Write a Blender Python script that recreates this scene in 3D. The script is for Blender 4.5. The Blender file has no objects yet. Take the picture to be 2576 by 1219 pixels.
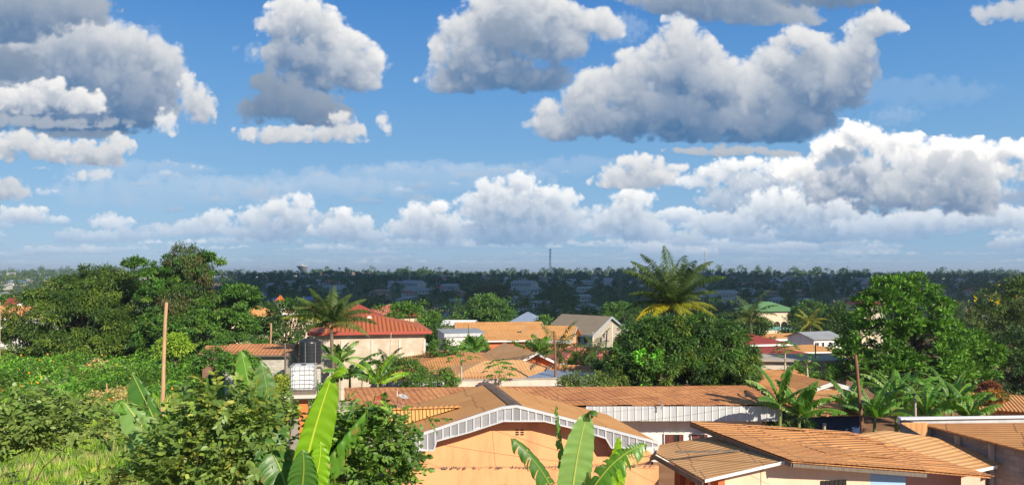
import bpy, bmesh, math, random
import numpy as np
from mathutils import Vector, Matrix, noise as mnoise
R = math.radians
sc = bpy.context.scene
C = sc.collection

# ------------------------------------------------------------------ camera, sky, sun, exposure
CZ = 10.0                       # eye height above the street, metres
KF = 1946.0                     # focal length in the units of a 2576 wide view
HZ = 686.0                      # row of the horizon in that view
cam_data = bpy.data.cameras.new("camera")
cam = bpy.data.objects.new("camera", cam_data); C.objects.link(cam)
cam.location = (0, 0, CZ); cam.rotation_euler = (R(90), 0, 0)
cam_data.sensor_width = 36.0; cam_data.lens = 36.0 * KF / 2576.0
cam_data.shift_y = (HZ - 609.5) / 2576.0
cam_data.clip_start = 0.1; cam_data.clip_end = 40000
sc.camera = cam

SUN_EL, SUN_AZ = R(30), R(37)   # the sun stands behind the camera, to its right
to_sun = Vector((math.sin(SUN_AZ) * math.cos(SUN_EL), -math.cos(SUN_AZ) * math.cos(SUN_EL), math.sin(SUN_EL)))
sun_data = bpy.data.lights.new("sun", 'SUN'); sun = bpy.data.objects.new("sun", sun_data); C.objects.link(sun)
sun_data.energy = 5.0; sun_data.angle = R(0.5); sun_data.color = (1.0, 0.90, 0.74)
sun.rotation_euler = to_sun.to_track_quat('Z', 'Y').to_euler()
sc.view_settings.view_transform = 'Standard'; sc.view_settings.look = 'None'
sc.view_settings.exposure = 0.5; sc.view_settings.gamma = 1.0

# cumulus field: small voxel clouds with light and shade baked into their colour, seen as directions from the ground (part of the sky)
TD, TH, TW = 80, 192, 384
def noise_tile():
    """one tileable, isotropic billow noise volume; first octave 40 voxels long"""
    rng = np.random.default_rng(3)
    F = np.fft.rfftn(rng.standard_normal((TD, TH, TW)).astype(np.float32))
    kz, ky, kx = np.fft.fftfreq(TD)[:, None, None], np.fft.fftfreq(TH)[None, :, None], np.fft.rfftfreq(TW)[None, None, :]
    kk = np.log2(np.sqrt(kz ** 2 + ky ** 2 + kx ** 2) + 1e-9)
    out = 0; tot = 0
    for o in range(6):
        a = 0.6 ** o
        g = np.fft.irfftn(F * np.exp(-((kk - math.log2(2 ** o / 40.0)) / 0.55) ** 2), s=(TD, TH, TW), axes=(0, 1, 2)).astype(np.float32)
        g /= g.std()
        if o: g = 0.25 * g + 0.95 * (np.abs(g) - 0.8)
        out = out + (a if o else .7) * g; tot += a
    return out / tot * .36
TILE = noise_tile()
def fbm3(shape, wl, octs, rng, gain=0, zs=2):
    sc_ = max(40.0 / max(wl, 4.0), 0.4)
    ix = [((np.arange(n) * sc_ * (zs if q == 0 else 1)).astype(int) + rng.integers(0, 999)) % t for q, (n, t) in enumerate(zip(shape, (TD, TH, TW)))]
    return TILE[np.ix_(*ix)]

def shift2(a, dy, dx):
    h, w = a.shape
    iy, ix = int(math.floor(dy)), int(math.floor(dx)); fy, fx = dy - iy, dx - ix
    p = np.pad(a, ((abs(iy) + 1, abs(iy) + 1), (abs(ix) + 1, abs(ix) + 1)), mode='edge')
    def s(y, x):
        oy, ox = abs(iy) + 1 - y, abs(ix) + 1 - x
        return p[oy:oy + h, ox:ox + w]
    return ((1 - fy) * (1 - fx) * s(iy, ix) + (1 - fy) * fx * s(iy, ix + 1)
            + fy * (1 - fx) * s(iy + 1, ix) + fy * fx * s(iy + 1, ix + 1))

SKS = 0.44                                   # pixels of the cloud sheet per view unit
SU0, SU1, SV0, SV1 = -320, 2900, -260, 700
SW, SH = int((SU1 - SU0) * SKS), int((SV1 - SV0) * SKS)
sky_rgb = np.zeros((SH, SW, 3), np.float32); sky_a = np.zeros((SH, SW), np.float32)
SUNC = np.array([1.03, 0.90, 0.70], np.float32)
SKYC = np.array([0.20, 0.28, 0.40], np.float32)
DARKC = np.array([0.05, 0.165, 0.35], np.float32)
HAZEC = np.array([0.31, 0.49, 0.73], np.float32)

def cloud(ells, base, seed, amp=0.42, wl=70, haze=0.0, dens=1.0, sun_k=1.0, soft=10, alpha=1.0, step=2):
    """one cumulus: ellipsoids (u, v, ru, rv[, depth]) in view units, eroded by noise, flat at base"""
    global sky_rgb, sky_a
    rng = np.random.default_rng(seed)
    E = [(e[0], e[1], e[2], e[3], e[4] if len(e) > 4 else 0.0) for e in ells]
    u0 = max(min(e[0] - e[2] * 1.35 for e in E) - 15, SU0); u1 = min(max(e[0] + e[2] * 1.35 for e in E) + 15, SU1)
    v0 = max(min(e[1] - e[3] * 1.35 for e in E) - 15, SV0); v1 = min(max(e[1] + e[3] * 1.35 for e in E) + 15, base + 40, SV1)
    x0, x1, y0, y1 = [int(q) for q in ((u0 - SU0) * SKS, (u1 - SU0) * SKS, (v0 - SV0) * SKS, (v1 - SV0) * SKS)]
    W, H = x1 - x0, y1 - y0
    if W < 4 or H < 4: return
    rds = [min(0.85 * math.sqrt(e[2] * e[3]), 110) for e in E]
    d0 = min(e[4] - r for e, r in zip(E, rds)) - 8; d1 = max(e[4] + r for e, r in zip(E, rds)) + 8
    ds = step / SKS; D = max(int((d1 - d0) / ds), 4)
    U = ((np.arange(W) + x0) / SKS + SU0).astype(np.float32)[None, None, :]
    V = ((np.arange(H) + y0) / SKS + SV0).astype(np.float32)[None, :, None]
    Z = (d0 + (np.arange(D) + .5) * ds).astype(np.float32)[:, None, None]
    M = np.zeros((D, H, W), np.float32)
    wp = min(wl * .38, 22.0)                    # the outlines wander
    U = U + wp * 2.2 * fbm3((1, H, W), wl * 1.6, 0, rng); V0 = V; V = V + wp * 1.5 * fbm3((1, H, W), wl * 1.6, 0, rng)
    for e, rd in zip(E, rds):
        r = np.sqrt(((U - e[0]) / e[2]) ** 2 + ((V - e[1]) / e[3]) ** 2 + ((Z - e[4]) / rd) ** 2)
        M += np.exp(7 * np.clip(1 - r, -2.0, 1))
    M = np.log(M) / 7
    n = fbm3((D, H, W), wl * SKS, 6, rng)
    M = M + amp * 3.7 * n - 5 * np.maximum(0, -.16 - M)        # no crumbs away from the body
    V = V0
    wob = fbm3((1, 1, W), 60 * SKS, 3, rng) * 8
    M = M - np.maximum(0, (V - base + wob) / soft) * 0.9
    rho = np.clip(M * 1.7 + .04, 0, 1) ** 1.7 * dens
    sx, sy = -0.6 * step, 1.3 * step          # light path across the sheet per slice
    
    bl = rho
    for ax, wd in ((2, 7), (2, 7), (1, 7), (1, 7), (0, 2)):
        wd = min(wd, bl.shape[ax] // 2)
        if wd < 1: continue
        cs = np.cumsum(np.concatenate([np.repeat(np.take(bl, [0], ax), wd, ax), bl, np.repeat(np.take(bl, [-1], ax), wd, ax)], ax), axis=ax)
        n0 = bl.shape[ax]
        bl = (np.take(cs, np.arange(n0) + 2 * wd, ax) - np.take(cs, np.arange(n0), ax)) / (2 * wd)
    b2 = bl
    for _ in range(2):
        wd = min(14, b2.shape[2] // 2)
        cs = np.cumsum(np.concatenate([np.repeat(b2[:, :, :1], wd, 2), b2, np.repeat(b2[:, :, -1:], wd, 2)], 2), axis=2)
        b2 = (cs[:, :, 2 * wd:] - cs[:, :, :-2 * wd])[:, :, :bl.shape[2]] / (2 * wd)
    tau_up = np.cumsum(b2, axis=1) / SKS
    tau_up = 0.45 * tau_up + 0.55 * tau_up.max(axis=0, keepdims=True)
    T = np.ones((H, W), np.float32); acc = np.zeros((H, W, 3), np.float32)
    kd = 0.085 * ds; tau = np.zeros((H, W), np.float32)
    for k in range(D):
        tau = shift2(tau, sy, sx)
        r = rho[k]
        lit = 0.66 * np.exp(-tau * 0.9) + 0.34 * np.exp(-tau * 0.14)
        up = np.exp(-tau_up[k] * 0.0175)
        col = (SUNC * sun_k) * (lit * (0.05 + 0.95 * up))[..., None] + DARKC + (SKYC - DARKC) * up[..., None]
        a = 1 - np.exp(-r * kd * 2.2)
        acc += (T * a)[..., None] * col
        T *= 1 - a
        tau += (0.35 * r + 0.65 * bl[k]) * kd * 0.75
    A = (1 - T)
    A = A * alpha
    col = acc / np.maximum(1 - T, 1e-4)[..., None]
    hz = haze
    if haze > .11:                            # far heaps dissolve downward into the air
        hv = np.clip((V[0] - v0 - 18) / max(base - v0 - 18, 1), 0, 1)
        hz = (haze + (1 - haze) * .8 * hv ** 1.3)[..., None]
    col = col * (1 - hz) + HAZEC * hz
    rgb = sky_rgb[y0:y1, x0:x1]; al = sky_a[y0:y1, x0:x1]
    na = A + al * (1 - A)
    rgb[:] = np.where(na[..., None] > 1e-4, (col * A[..., None] + rgb * (al * (1 - A))[..., None]) / np.maximum(na, 1e-4)[..., None], 0)
    al[:] = na

def puffs(u0, u1, base, h, n, seed, rr=0.5):
    """random cumulus lumps between u0 and u1 on one base line"""
    rg = random.Random(seed); out = []
    for i in range(n):
        t = (i + rg.random()) / n; env = math.sin(math.pi * min(max(t, .06), .94)) ** 0.6
        r = h * env * rg.uniform(.35, .6)
        top = h * env * rg.uniform(.45, 1.0)
        out.append((u0 + (u1 - u0) * t, base - max(top - r, r * .4), r * rg.uniform(1.0, 1.6) + (u1 - u0) / n * .45, r, rg.uniform(-.3, .3) * h))
    return out

# far to near
rg = random.Random(5)
for i in range(110):                          # thin flat rows close to the horizon
    b = 684 - 75 * rg.random(); w = rg.uniform(90, 380); u = rg.uniform(-250, 2800)
    hh = 5 + (684 - b) * .26 * rg.uniform(.5, 1.1)
    cloud(puffs(u - w / 2, u + w / 2, b, hh, int(3 + w / 34), i), b, 300 + i, .45, 26, .40 + .3 * (b - 610) / 74, .7, rg.uniform(.6, 1.5), 7, .7)
for i in range(44):                           # distant heaps
    b = 545 + 95 * rg.random(); w = rg.uniform(40, 150); u = rg.uniform(-250, 2800)
    if u < 600: b = max(b, 560)
    hz = .30 + .30 * (b - 545) / 95
    cloud(puffs(u - w / 2, u + w / 2, b, rg.uniform(16, 46), int(4 + w / 14), 90 + i), b, 400 + i, .62, 24, hz, .8, rg.uniform(.8, 1.3), 14, .8)
for i in range(46):                           # more of them banked up on the right
    b = 530 + 120 * rg.random(); w = rg.uniform(60, 190); u = rg.uniform(1600, 2800)
    cloud(puffs(u - w / 2, u + w / 2, b, rg.uniform(20, 56), int(4 + w / 14), 190 + i), b, 700 + i, .62, 26, .22 + .3 * (b - 530) / 120, .8, rg.uniform(.7, 1.5), 14, .85)
far = [
    ([(540, 545, 45, 22), (500, 570, 70, 25), (440, 580, 60, 18), (280, 560, 60, 20), (340, 590, 60, 18)], 600, .36),
    ([(755, 505, 32, 26), (700, 520, 50, 25), (640, 545, 50, 25), (740, 550, 60, 32), (680, 580, 90, 28), (600, 580, 50, 20)], 605, .18),
    ([(860, 540, 34, 22), (900, 560, 42, 30), (840, 575, 60, 25), (930, 590, 50, 18)], 610, .22),
    ([(1060, 535, 50, 25), (1100, 515, 35, 20), (1040, 570, 70, 32), (1120, 570, 60, 40)], 615, .18),
    ([(1230, 480, 48, 32), (1310, 462, 42, 30), (1370, 490, 55, 28), (1420, 500, 40, 28), (1200, 520, 60, 38), (1290, 520, 90, 45), (1400, 540, 70, 35), (1300, 580, 150, 35)], 615, .125),
    ([(1590, 500, 55, 26), (1560, 540, 70, 38), (1600, 570, 80, 40), (1500, 570, 50, 25)], 615, .2),
    ([(1860, 410, 60, 22), (1800, 430, 60, 22), (1740, 455, 50, 18), (1880, 460, 60, 40), (1830, 500, 70, 45), (1960, 440, 70, 45)], 570, .14),
    ([(1960, 520, 90, 50), (1850, 560, 80, 35), (2100, 530, 90, 45), (2060, 580, 120, 30), (1780, 560, 50, 30)], 605, .2),
    ([(2330, 560, 140, 30), (2500, 545, 120, 35), (2200, 570, 100, 30)], 600, .36),
]
for i, (e, b, hz) in enumerate(far):
    cloud(e, b, 500 + i, .46, 42, hz, 1.0, 1.22, 14)
cloud([(2160, 335, 55, 38), (2100, 380, 70, 45), (2215, 360, 60, 40), (2290, 350, 42, 26), (2030, 425, 85, 40), (2150, 430, 110, 55),
       (2300, 400, 80, 50), (2420, 375, 80, 38), (2380, 430, 120, 60), (2480, 420, 70, 60), (2560, 380, 60, 30), (2640, 420, 80, 60),
       (2250, 480, 140, 50), (2080, 480, 80, 40), (2430, 490, 110, 50)], 540, 21, .42, 60, .05, 1.0, 1.32, 14)
cloud([(2120, 395, 42, 26), (2085, 415, 30, 20)], 440, 22, .42, 40, .12, .8, .12, 10)
cloud([(2300, 440, 55, 30), (2350, 410, 40, 30), (2250, 465, 60, 32), (2420, 440, 70, 55), (2470, 460, 40, 45), (2380, 490, 110, 32)], 522, 23, .42, 55, .06, 1.0, .62, 10)
cloud([(2560, 500, 50, 22), (2620, 490, 60, 30)], 520, 24, .4, 40, .12, .9, .3, 8)
cloud([(1610, 410, 62, 26), (1550, 440, 55, 28), (1650, 440, 60, 30), (1570, 458, 85, 18), (1700, 415, 30, 14)], 474, 25, .42, 45, .05, 1.0, .85, 8)
for i, (u, v, a, b) in enumerate([(800, 434, 30, 8), (1180, 438, 45, 8), (1050, 496, 36, 12), (650, 482, 42, 18), (200, 510, 14, 6), (320, 500, 22, 14), (440, 525, 30, 8), (690, 493, 40, 8)]):
    cloud([(u, v, a, b), (u - a * .5, v + 3, a * .6, b * .7)], v + b, 600 + i, .5, 20, .3, .5, .35, 6, .7)
cloud([(60, 538, 60, 26), (20, 545, 40, 20), (100, 550, 30, 14)], 562, 26, .42, 34, .12, 1, 1.0, 8)
cloud([(20, 470, 40, 30), (60, 480, 30, 20), (-30, 480, 60, 35)], 508, 27, .42, 34, .1, 1, .6, 8)
cloud([(255, 437, 30, 16), (205, 440, 36, 12)], 456, 28, .45, 30, .1, .8, .7, 8)
cloud([(1850, 380, 130, 14), (1960, 378, 60, 12), (1740, 378, 60, 10)], 392, 29, .45, 50, .0, .8, .35, 8)
for i, (u, v, a, b, al) in enumerate([(1020, 450, 330, 34, .30), (1120, 420, 200, 16, .28), (760, 470, 260, 30, .26), (420, 480, 260, 40, .30), (330, 430, 180, 26, .25), (1450, 420, 160, 24, .22), (2300, 230, 180, 40, .16), (1560, 70, 60, 40, .3), (2250, 290, 60, 24, .25), (640, 130, 26, 26, .35), (588, 122, 12, 10, .4), (380, 80, 24, 22, .3)]):
    cloud([(u, v, a, b), (u - a * .5, v + b * .3, a * .6, b * .6), (u + a * .5, v - b * .2, a * .6, b * .6)], v + b * 2, 800 + i, .75, 60 if a > 100 else 22, .5, .25, 1.0, 30, al)
for i in range(26):                           # stray small ones, left and centre
    u, v, a = rg.uniform(-50, 1500), rg.uniform(415, 560), rg.uniform(10, 40)
    cloud(puffs(u - a, u + a, v, a * .55, 4, 900 + i), v, 900 + i, .7, 20, .32, .6, rg.uniform(.3, 1.1), 7, .7)
# big ones
cloud([(1700, 85, 52, 46), (1720, 160, 95, 75), (1650, 170, 60, 60), (1580, 165, 48, 40), (1540, 215, 90, 62), (1480, 255, 80, 60), (1370, 270, 46, 28),
       (1390, 315, 80, 32), (1800, 200, 80, 60), (1850, 235, 90, 75), (2000, 100, 58, 48), (1960, 170, 80, 65), (2060, 150, 80, 60), (2120, 170, 80, 70),
       (1980, 250, 130, 75), (2100, 220, 90, 60), (1700, 270, 170, 78), (1550, 300, 150, 50), (1880, 300, 190, 60), (2200, 60, 70, 40), (2160, 110, 50, 50)],
      355, 31, .40, 95, .0, 1.0, .74, 12)
cloud([(1230, 60, 100, 60), (1180, 110, 90, 62), (1330, 60, 100, 75), (1290, 0, 110, 50), (1400, 110, 70, 60), (1240, 170, 140, 50), (1140, 200, 80, 34),
       (1330, 190, 90, 40), (1470, 60, 80, 35), (1380, 20, 70, 50), (1520, 50, 40, 40)], 232, 32, .42, 85, .0, 1.0, .78, 10)
cloud([(1255, 75, 60, 45, -60), (1300, 110, 60, 40, -60)], 160, 33, .5, 50, .0, .45, .10, 20, .75)
cloud([(730, 30, 75, 52), (690, 60, 50, 40), (780, 80, 80, 60), (700, 120, 60, 50), (860, 120, 70, 45), (830, 170, 100, 60), (920, 160, 50, 50), (770, 180, 75, 60), (900, 205, 60, 32)],
      245, 34, .40, 75, .0, 1.0, .86, 16)
cloud([(660, 200, 36, 36), (700, 250, 70, 55), (640, 280, 50, 36), (780, 270, 90, 48), (820, 290, 60, 30)], 322, 35, .38, 60, .0, 1.0, .13, 10)
cloud([(700, 335, 110, 20), (820, 340, 90, 20), (610, 330, 34, 16), (880, 330, 34, 22), (860, 300, 30, 22)], 358, 36, .55, 50, .0, .8, .65, 10)
cloud([(960, 300, 16, 22), (975, 322, 13, 20)], 350, 37, .4, 24, .05, .7, .7, 10)
cloud([(330, 130, 60, 62), (395, 150, 62, 60), (280, 110, 90, 60), (200, 110, 110, 75), (420, 210, 55, 55), (300, 220, 150, 95), (100, 130, 130, 90), (60, 220, 140, 90), (350, 270, 110, 60), (180, 290, 200, 50), (-80, 200, 130, 130)],
      338, 38, .38, 95, .0, 1.0, .66, 12)
cloud([(60, 20, 150, 60), (180, 30, 110, 40), (-60, 40, 130, 80), (20, 70, 120, 40), (240, 15, 50, 30)], 105, 39, .4, 70, .0, .9, .25, 24)
cloud([(10, 160, 90, 40, -60), (-60, 170, 120, 40, -60)], 200, 40, .4, 55, .0, .9, .06, 14, .9)
cloud([(60, 250, 80, 36, -70), (120, 240, 50, 40, -70), (190, 255, 80, 32, -70), (-40, 250, 90, 40, -70), (240, 272, 40, 18, -70)], 285, 41, .55, 60, .0, 1.0, .85, 10)
cloud([(80, 300, 170, 14, -80), (220, 312, 110, 12, -80), (-60, 300, 120, 18, -80)], 318, 42, .6, 60, .0, .6, .35, 8, .7)
cloud([(190, 335, 90, 12, -80), (260, 335, 60, 10, -80), (120, 340, 60, 8, -80)], 348, 46, .4, 50, .0, .9, .05, 8, .9)
cloud([(60, 360, 70, 34), (150, 375, 90, 26), (240, 375, 80, 30), (290, 360, 50, 30), (10, 370, 50, 36), (220, 400, 90, 16)], 414, 43, .55, 60, .0, 1.0, .72, 12)
cloud([(495, 255, 36, 42), (520, 270, 28, 38), (470, 215, 20, 40), (500, 295, 34, 18)], 314, 44, .46, 36, .0, .85, .72, 12)
cloud([(415, 305, 28, 34), (430, 335, 20, 12)], 348, 45, .5, 34, .1, .45, .8, 14)
cloud([(1700, 5, 120, 32), (1850, 20, 140, 36), (1960, 30, 90, 34), (1790, -30, 220, 40), (2020, 45, 60, 18)], 62, 47, .42, 70, .0, .85, .30, 20)
cloud([(2130, -5, 110, 26), (2080, -25, 150, 40), (2220, -10, 60, 20)], 24, 48, .42, 60, .0, .85, .10, 14)
cloud([(2500, 30, 60, 28), (2570, 20, 60, 34)], 62, 49, .45, 50, .1, .5, .5, 16)

for k in range(60):                           # the sheet thins out towards its rim
    f = k / 60.0
    sky_a[k] *= f; sky_a[:, k] *= f; sky_a[:, -1 - k] *= f
img = bpy.data.images.new("cumulus_sky", SW, SH, alpha=True, float_buffer=True)
img.colorspace_settings.name = 'Non-Color'; img.alpha_mode = 'CHANNEL_PACKED'
buf = np.concatenate([sky_rgb, sky_a[..., None]], axis=2)[::-1].astype(np.float32)
img.pixels.foreach_set(np.ascontiguousarray(buf).ravel()); img.update()

world = bpy.data.worlds.new("World"); sc.world = world; world.use_nodes = True
wt = world.node_tree; wt.nodes.clear()
def WN(t, **k):
    n = wt.nodes.new(t)
    for a, b in k.items(): setattr(n, a, b)
    return n
def WM(op, a, b=None):
    n = WN('ShaderNodeMath', operation=op)
    for i, q in enumerate((a, b)):
        if q is None: continue
        if isinstance(q, (int, float)): n.inputs[i].default_value = q
        else: wt.links.new(q, n.inputs[i])
    return n.outputs[0]
skyn = WN('ShaderNodeTexSky', sky_type='NISHITA', sun_disc=False)
skyn.sun_elevation = SUN_EL; skyn.sun_rotation = math.pi - SUN_AZ      # rotation runs clockwise from +Y
skyn.air_density = 1.0; skyn.dust_density = 0.0; skyn.ozone_density = 1.0
geo = WN('ShaderNodeTexCoord'); sep = WN('ShaderNodeSeparateXYZ'); wt.links.new(geo.outputs['Generated'], sep.inputs[0])
STR = 0.10; SKG = 2 ** -0.5                   # strength of the sky; its colours are given as seen, so the exposure is taken out
ramp = WN('ShaderNodeValToRGB'); wt.links.new(sep.outputs[2], ramp.inputs[0])     # clear blue of the lower sky over the physical one
el = ramp.color_ramp.elements
for p, c in ((0.0, (.34, .54, .78)), (.05, (.28, .50, .75)), (.13, (.20, .43, .72)), (.22, (.12, .34, .68)), (.34, (.05, .23, .61))):
    e = el.new(p); e.color = (*[q * SKG / STR for q in c], 1)
el.remove(el[0]); el.remove(el[-1])
mr = WN('ShaderNodeMapRange', interpolation_type='SMOOTHSTEP'); wt.links.new(sep.outputs[2], mr.inputs[0])
mr.inputs[1].default_value = .34; mr.inputs[2].default_value = .75; mr.inputs[3].default_value = .92; mr.inputs[4].default_value = 0
hsv = WN('ShaderNodeMix', data_type='RGBA'); wt.links.new(mr.outputs[0], hsv.inputs[0]); wt.links.new(skyn.outputs[0], hsv.inputs[6]); wt.links.new(ramp.outputs[0], hsv.inputs[7])
yy = WM('MAXIMUM', sep.outputs[1], 0.02)
uu = WM('ADD', WM('MULTIPLY', WM('DIVIDE', sep.outputs[0], yy), KF / (SU1 - SU0)), (1288 - SU0) / (SU1 - SU0))
vv = WM('ADD', WM('MULTIPLY', WM('DIVIDE', sep.outputs[2], yy), KF / (SV1 - SV0)), (SV1 - HZ) / (SV1 - SV0))
comb = WN('ShaderNodeCombineXYZ'); wt.links.new(uu, comb.inputs[0]); wt.links.new(vv, comb.inputs[1])
tex = WN('ShaderNodeTexImage', image=img, extension='CLIP', interpolation='Cubic'); wt.links.new(comb.outputs[0], tex.inputs[0])
k = WN('ShaderNodeMix', data_type='RGBA', blend_type='MULTIPLY'); k.inputs[0].default_value = 1
wt.links.new(tex.outputs[0], k.inputs[6]); k.inputs[7].default_value = (SKG / STR, SKG / STR, SKG / STR, 1)
mx = WN('ShaderNodeMix', data_type='RGBA'); wt.links.new(tex.outputs[1], mx.inputs[0])
wt.links.new(hsv.outputs[2], mx.inputs[6]); wt.links.new(k.outputs[2], mx.inputs[7])
bg = WN('ShaderNodeBackground'); bg.inputs[1].default_value = STR; wt.links.new(mx.outputs[2], bg.inputs[0])
wo = WN('ShaderNodeOutputWorld'); wt.links.new(bg.outputs[0], wo.inputs[0])

# ------------------------------------------------------------------ helpers
rnd = random.Random(11); nr = np.random.default_rng(11)
def Q(u, v, Y):                               # point of the place seen at (u, v) from the balcony, Y metres out
    return Vector(((u - 1288) / KF * Y, Y, CZ - (v - HZ) / KF * Y))
def P(u, v, z):                               # the same with its height known
    return Q(u, v, (CZ - z) * KF / (v - HZ))
def onpl(u, v, p, n):                         # the same on a plane
    d = Vector(((u - 1288) / KF, 1.0, -(v - HZ) / KF)); o = Vector((0, 0, CZ))
    return o + d * ((Vector(p) - o).dot(n) / d.dot(n))
PY = [-80, 45, 80, 110, 150, 200, 280, 360, 450, 600, 800, 1000, 1250, 1500, 2000, 3000, 4500, 6000, 8000, 12000, 30000]
PZ = [0, 0, -.8, -2, -5.2, -8.8, -12, -13, -11.5, -7.5, -3, .5, 3.5, 4, 1, -12, -4, 3, -5, -25, -80]
def gz(x, y):
    x = np.asarray(x, float); y = np.asarray(y, float)
    k = np.clip((y - 220) / 500, 0, 1)
    k2 = np.clip((y - 850) / 350, 0, 1) * np.clip((2600 - y) / 800, 0, 1)
    return np.interp(y, PY, PZ) + k2 * (2.6 * np.sin(x / 210 + 1) + 1.8 * np.sin(x / 95 + y / 300)) + k * (1.6 * np.sin(x / 170 + y / 260) + 1.2 * np.sin(x / 83 - y / 140 + 1) + .8 * np.sin(x / 330 + 2))
def gzf(x, y): return float(gz(x, y))

def tag(o, label=None, cat=None, group=None, kind=None):
    if label: o['label'] = label
    if cat: o['category'] = cat
    if group: o['group'] = group
    if kind: o['kind'] = kind
    return o
def empty(name, loc=(0, 0, 0), rz=0, label=None, cat=None, group=None):
    o = bpy.data.objects.new(name, None); C.objects.link(o); o.location = loc; o.rotation_euler = (0, 0, rz); o.empty_display_size = .3
    return tag(o, label, cat, group)
def copy_tree(o, parent=None):
    c = o.copy(); C.objects.link(c)
    if parent: c.parent = parent
    for ch in list(o.children): copy_tree(ch, c)
    return c

class MB:
    """collects faces for ONE mesh; every face gets uv in metres (u level, v up the slope)"""
    def __init__(s): s.v = []; s.f = []; s.m = []; s.uv = []
    def face(s, pts, m=0, along=None):
        pts = [Vector(p) for p in pts]; b = len(s.v); s.v += pts; s.f.append(list(range(b, b + len(pts)))); s.m.append(m)
        n = Vector((0, 0, 0))
        for i in range(len(pts)):
            a, c = pts[i], pts[(i + 1) % len(pts)]
            n += Vector(((a.y - c.y) * (a.z + c.z), (a.z - c.z) * (a.x + c.x), (a.x - c.x) * (a.y + c.y)))
        n = n.normalized() if n.length > 1e-9 else Vector((0, 0, 1))
        if along is not None: bv = Vector(along).normalized(); t = bv.cross(n).normalized()
        else:
            t = Vector((0, 0, 1)).cross(n)
            t = t.normalized() if t.length > 1e-3 else Vector((1, 0, 0)); bv = n.cross(t)
        s.uv.append([(p.dot(t), p.dot(bv)) for p in pts])
    def box(s, c, d, m=0, rz=0, rot=None):
        Mx = rot if rot else Matrix.Rotation(rz, 3, 'Z'); c = Vector(c)
        q = [c + Mx @ Vector((x * d[0] / 2, y * d[1] / 2, z * d[2] / 2)) for x in (-1, 1) for y in (-1, 1) for z in (-1, 1)]
        for f in ((0, 1, 3, 2), (4, 6, 7, 5), (0, 4, 5, 1), (2, 3, 7, 6), (0, 2, 6, 4), (1, 5, 7, 3)): s.face([q[i] for i in f], m)
    def slab(s, pts, th, m=0, along=None, mu=None):      # a sheet with thickness below it
        pts = [Vector(p) for p in pts]; lo = [p - Vector((0, 0, th)) for p in pts]
        s.face(pts, m, along); s.face(lo[::-1], m if mu is None else mu, along)
        for i in range(len(pts)):
            j = (i + 1) % len(pts); s.face([pts[j], pts[i], lo[i], lo[j]], m if mu is None else mu)
    def plate(s, pts, d, m=0):                            # a flat polygon extruded by vector d
        pts = [Vector(p) for p in pts]; d = Vector(d); q = [p + d for p in pts]
        s.face(pts, m); s.face(q[::-1], m)
        for i in range(len(pts)):
            j = (i + 1) % len(pts); s.face([pts[j], pts[i], q[i], q[j]], m)
    def tube(s, path, rad, n=8, m=0, cap=True):
        path = [Vector(p) for p in path]; rings = []
        rad = rad if isinstance(rad, (list, tuple)) else [rad] * len(path)
        up = Vector((0, 0, 1)); prev = None
        for i, p in enumerate(path):
            t = (path[min(i + 1, len(path) - 1)] - path[max(i - 1, 0)]).normalized()
            if prev is None: a = t.cross(Vector((1, 0, 0)) if abs(t.x) < .9 else up).normalized()
            else: a = (prev - t * prev.dot(t)).normalized()
            prev = a; b = t.cross(a)
            rings.append([p + (a * math.cos(k * 2 * math.pi / n) + b * math.sin(k * 2 * math.pi / n)) * rad[i] for k in range(n)])
        base = len(s.v); L = 0
        for rg_ in rings: s.v += rg_
        for i in range(len(rings) - 1):
            d = (path[i + 1] - path[i]).length
            for k in range(n):
                k2 = (k + 1) % n
                s.f.append([base + i * n + k, base + i * n + k2, base + (i + 1) * n + k2, base + (i + 1) * n + k]); s.m.append(m)
                w = 2 * math.pi * max(rad[i], .02) / n
                s.uv.append([(k * w, L), ((k + 1) * w, L), ((k + 1) * w, L + d), (k * w, L + d)])
            L += d
        if cap:
            s.face(rings[0][::-1], m); s.face(rings[-1], m)
    def lathe(s, c, prof, n=24, m=0):                     # prof: (radius, height) from bottom to top
        c = Vector(c); rings = [[c + Vector((r * math.cos(k * 2 * math.pi / n), r * math.sin(k * 2 * math.pi / n), z)) for k in range(n)] for r, z in prof]
        for i in range(len(rings) - 1):
            for k in range(n):
                k2 = (k + 1) % n; s.face([rings[i][k], rings[i][k2], rings[i + 1][k2], rings[i + 1][k]], m)
        s.face(rings[0][::-1], m); s.face(rings[-1], m)
    def build(s, name, mats, parent=None, smooth=False, org=(0, 0, 0)):
        me = bpy.data.meshes.new(name); org = Vector(org); me.from_pydata([tuple(p - org) for p in s.v], [], s.f)
        mats = mats if isinstance(mats, (list, tuple)) else [mats]
        for q in mats: me.materials.append(q)
        me.polygons.foreach_set('material_index', s.m)
        uvl = me.uv_layers.new(name='UVMap'); uvl.data.foreach_set('uv', [c for f in s.uv for p in f for c in p])
        if smooth: me.polygons.foreach_set('use_smooth', [True] * len(s.f))
        me.update(); o = bpy.data.objects.new(name, me); C.objects.link(o)
        if parent: o.parent = parent
        return o

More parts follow.
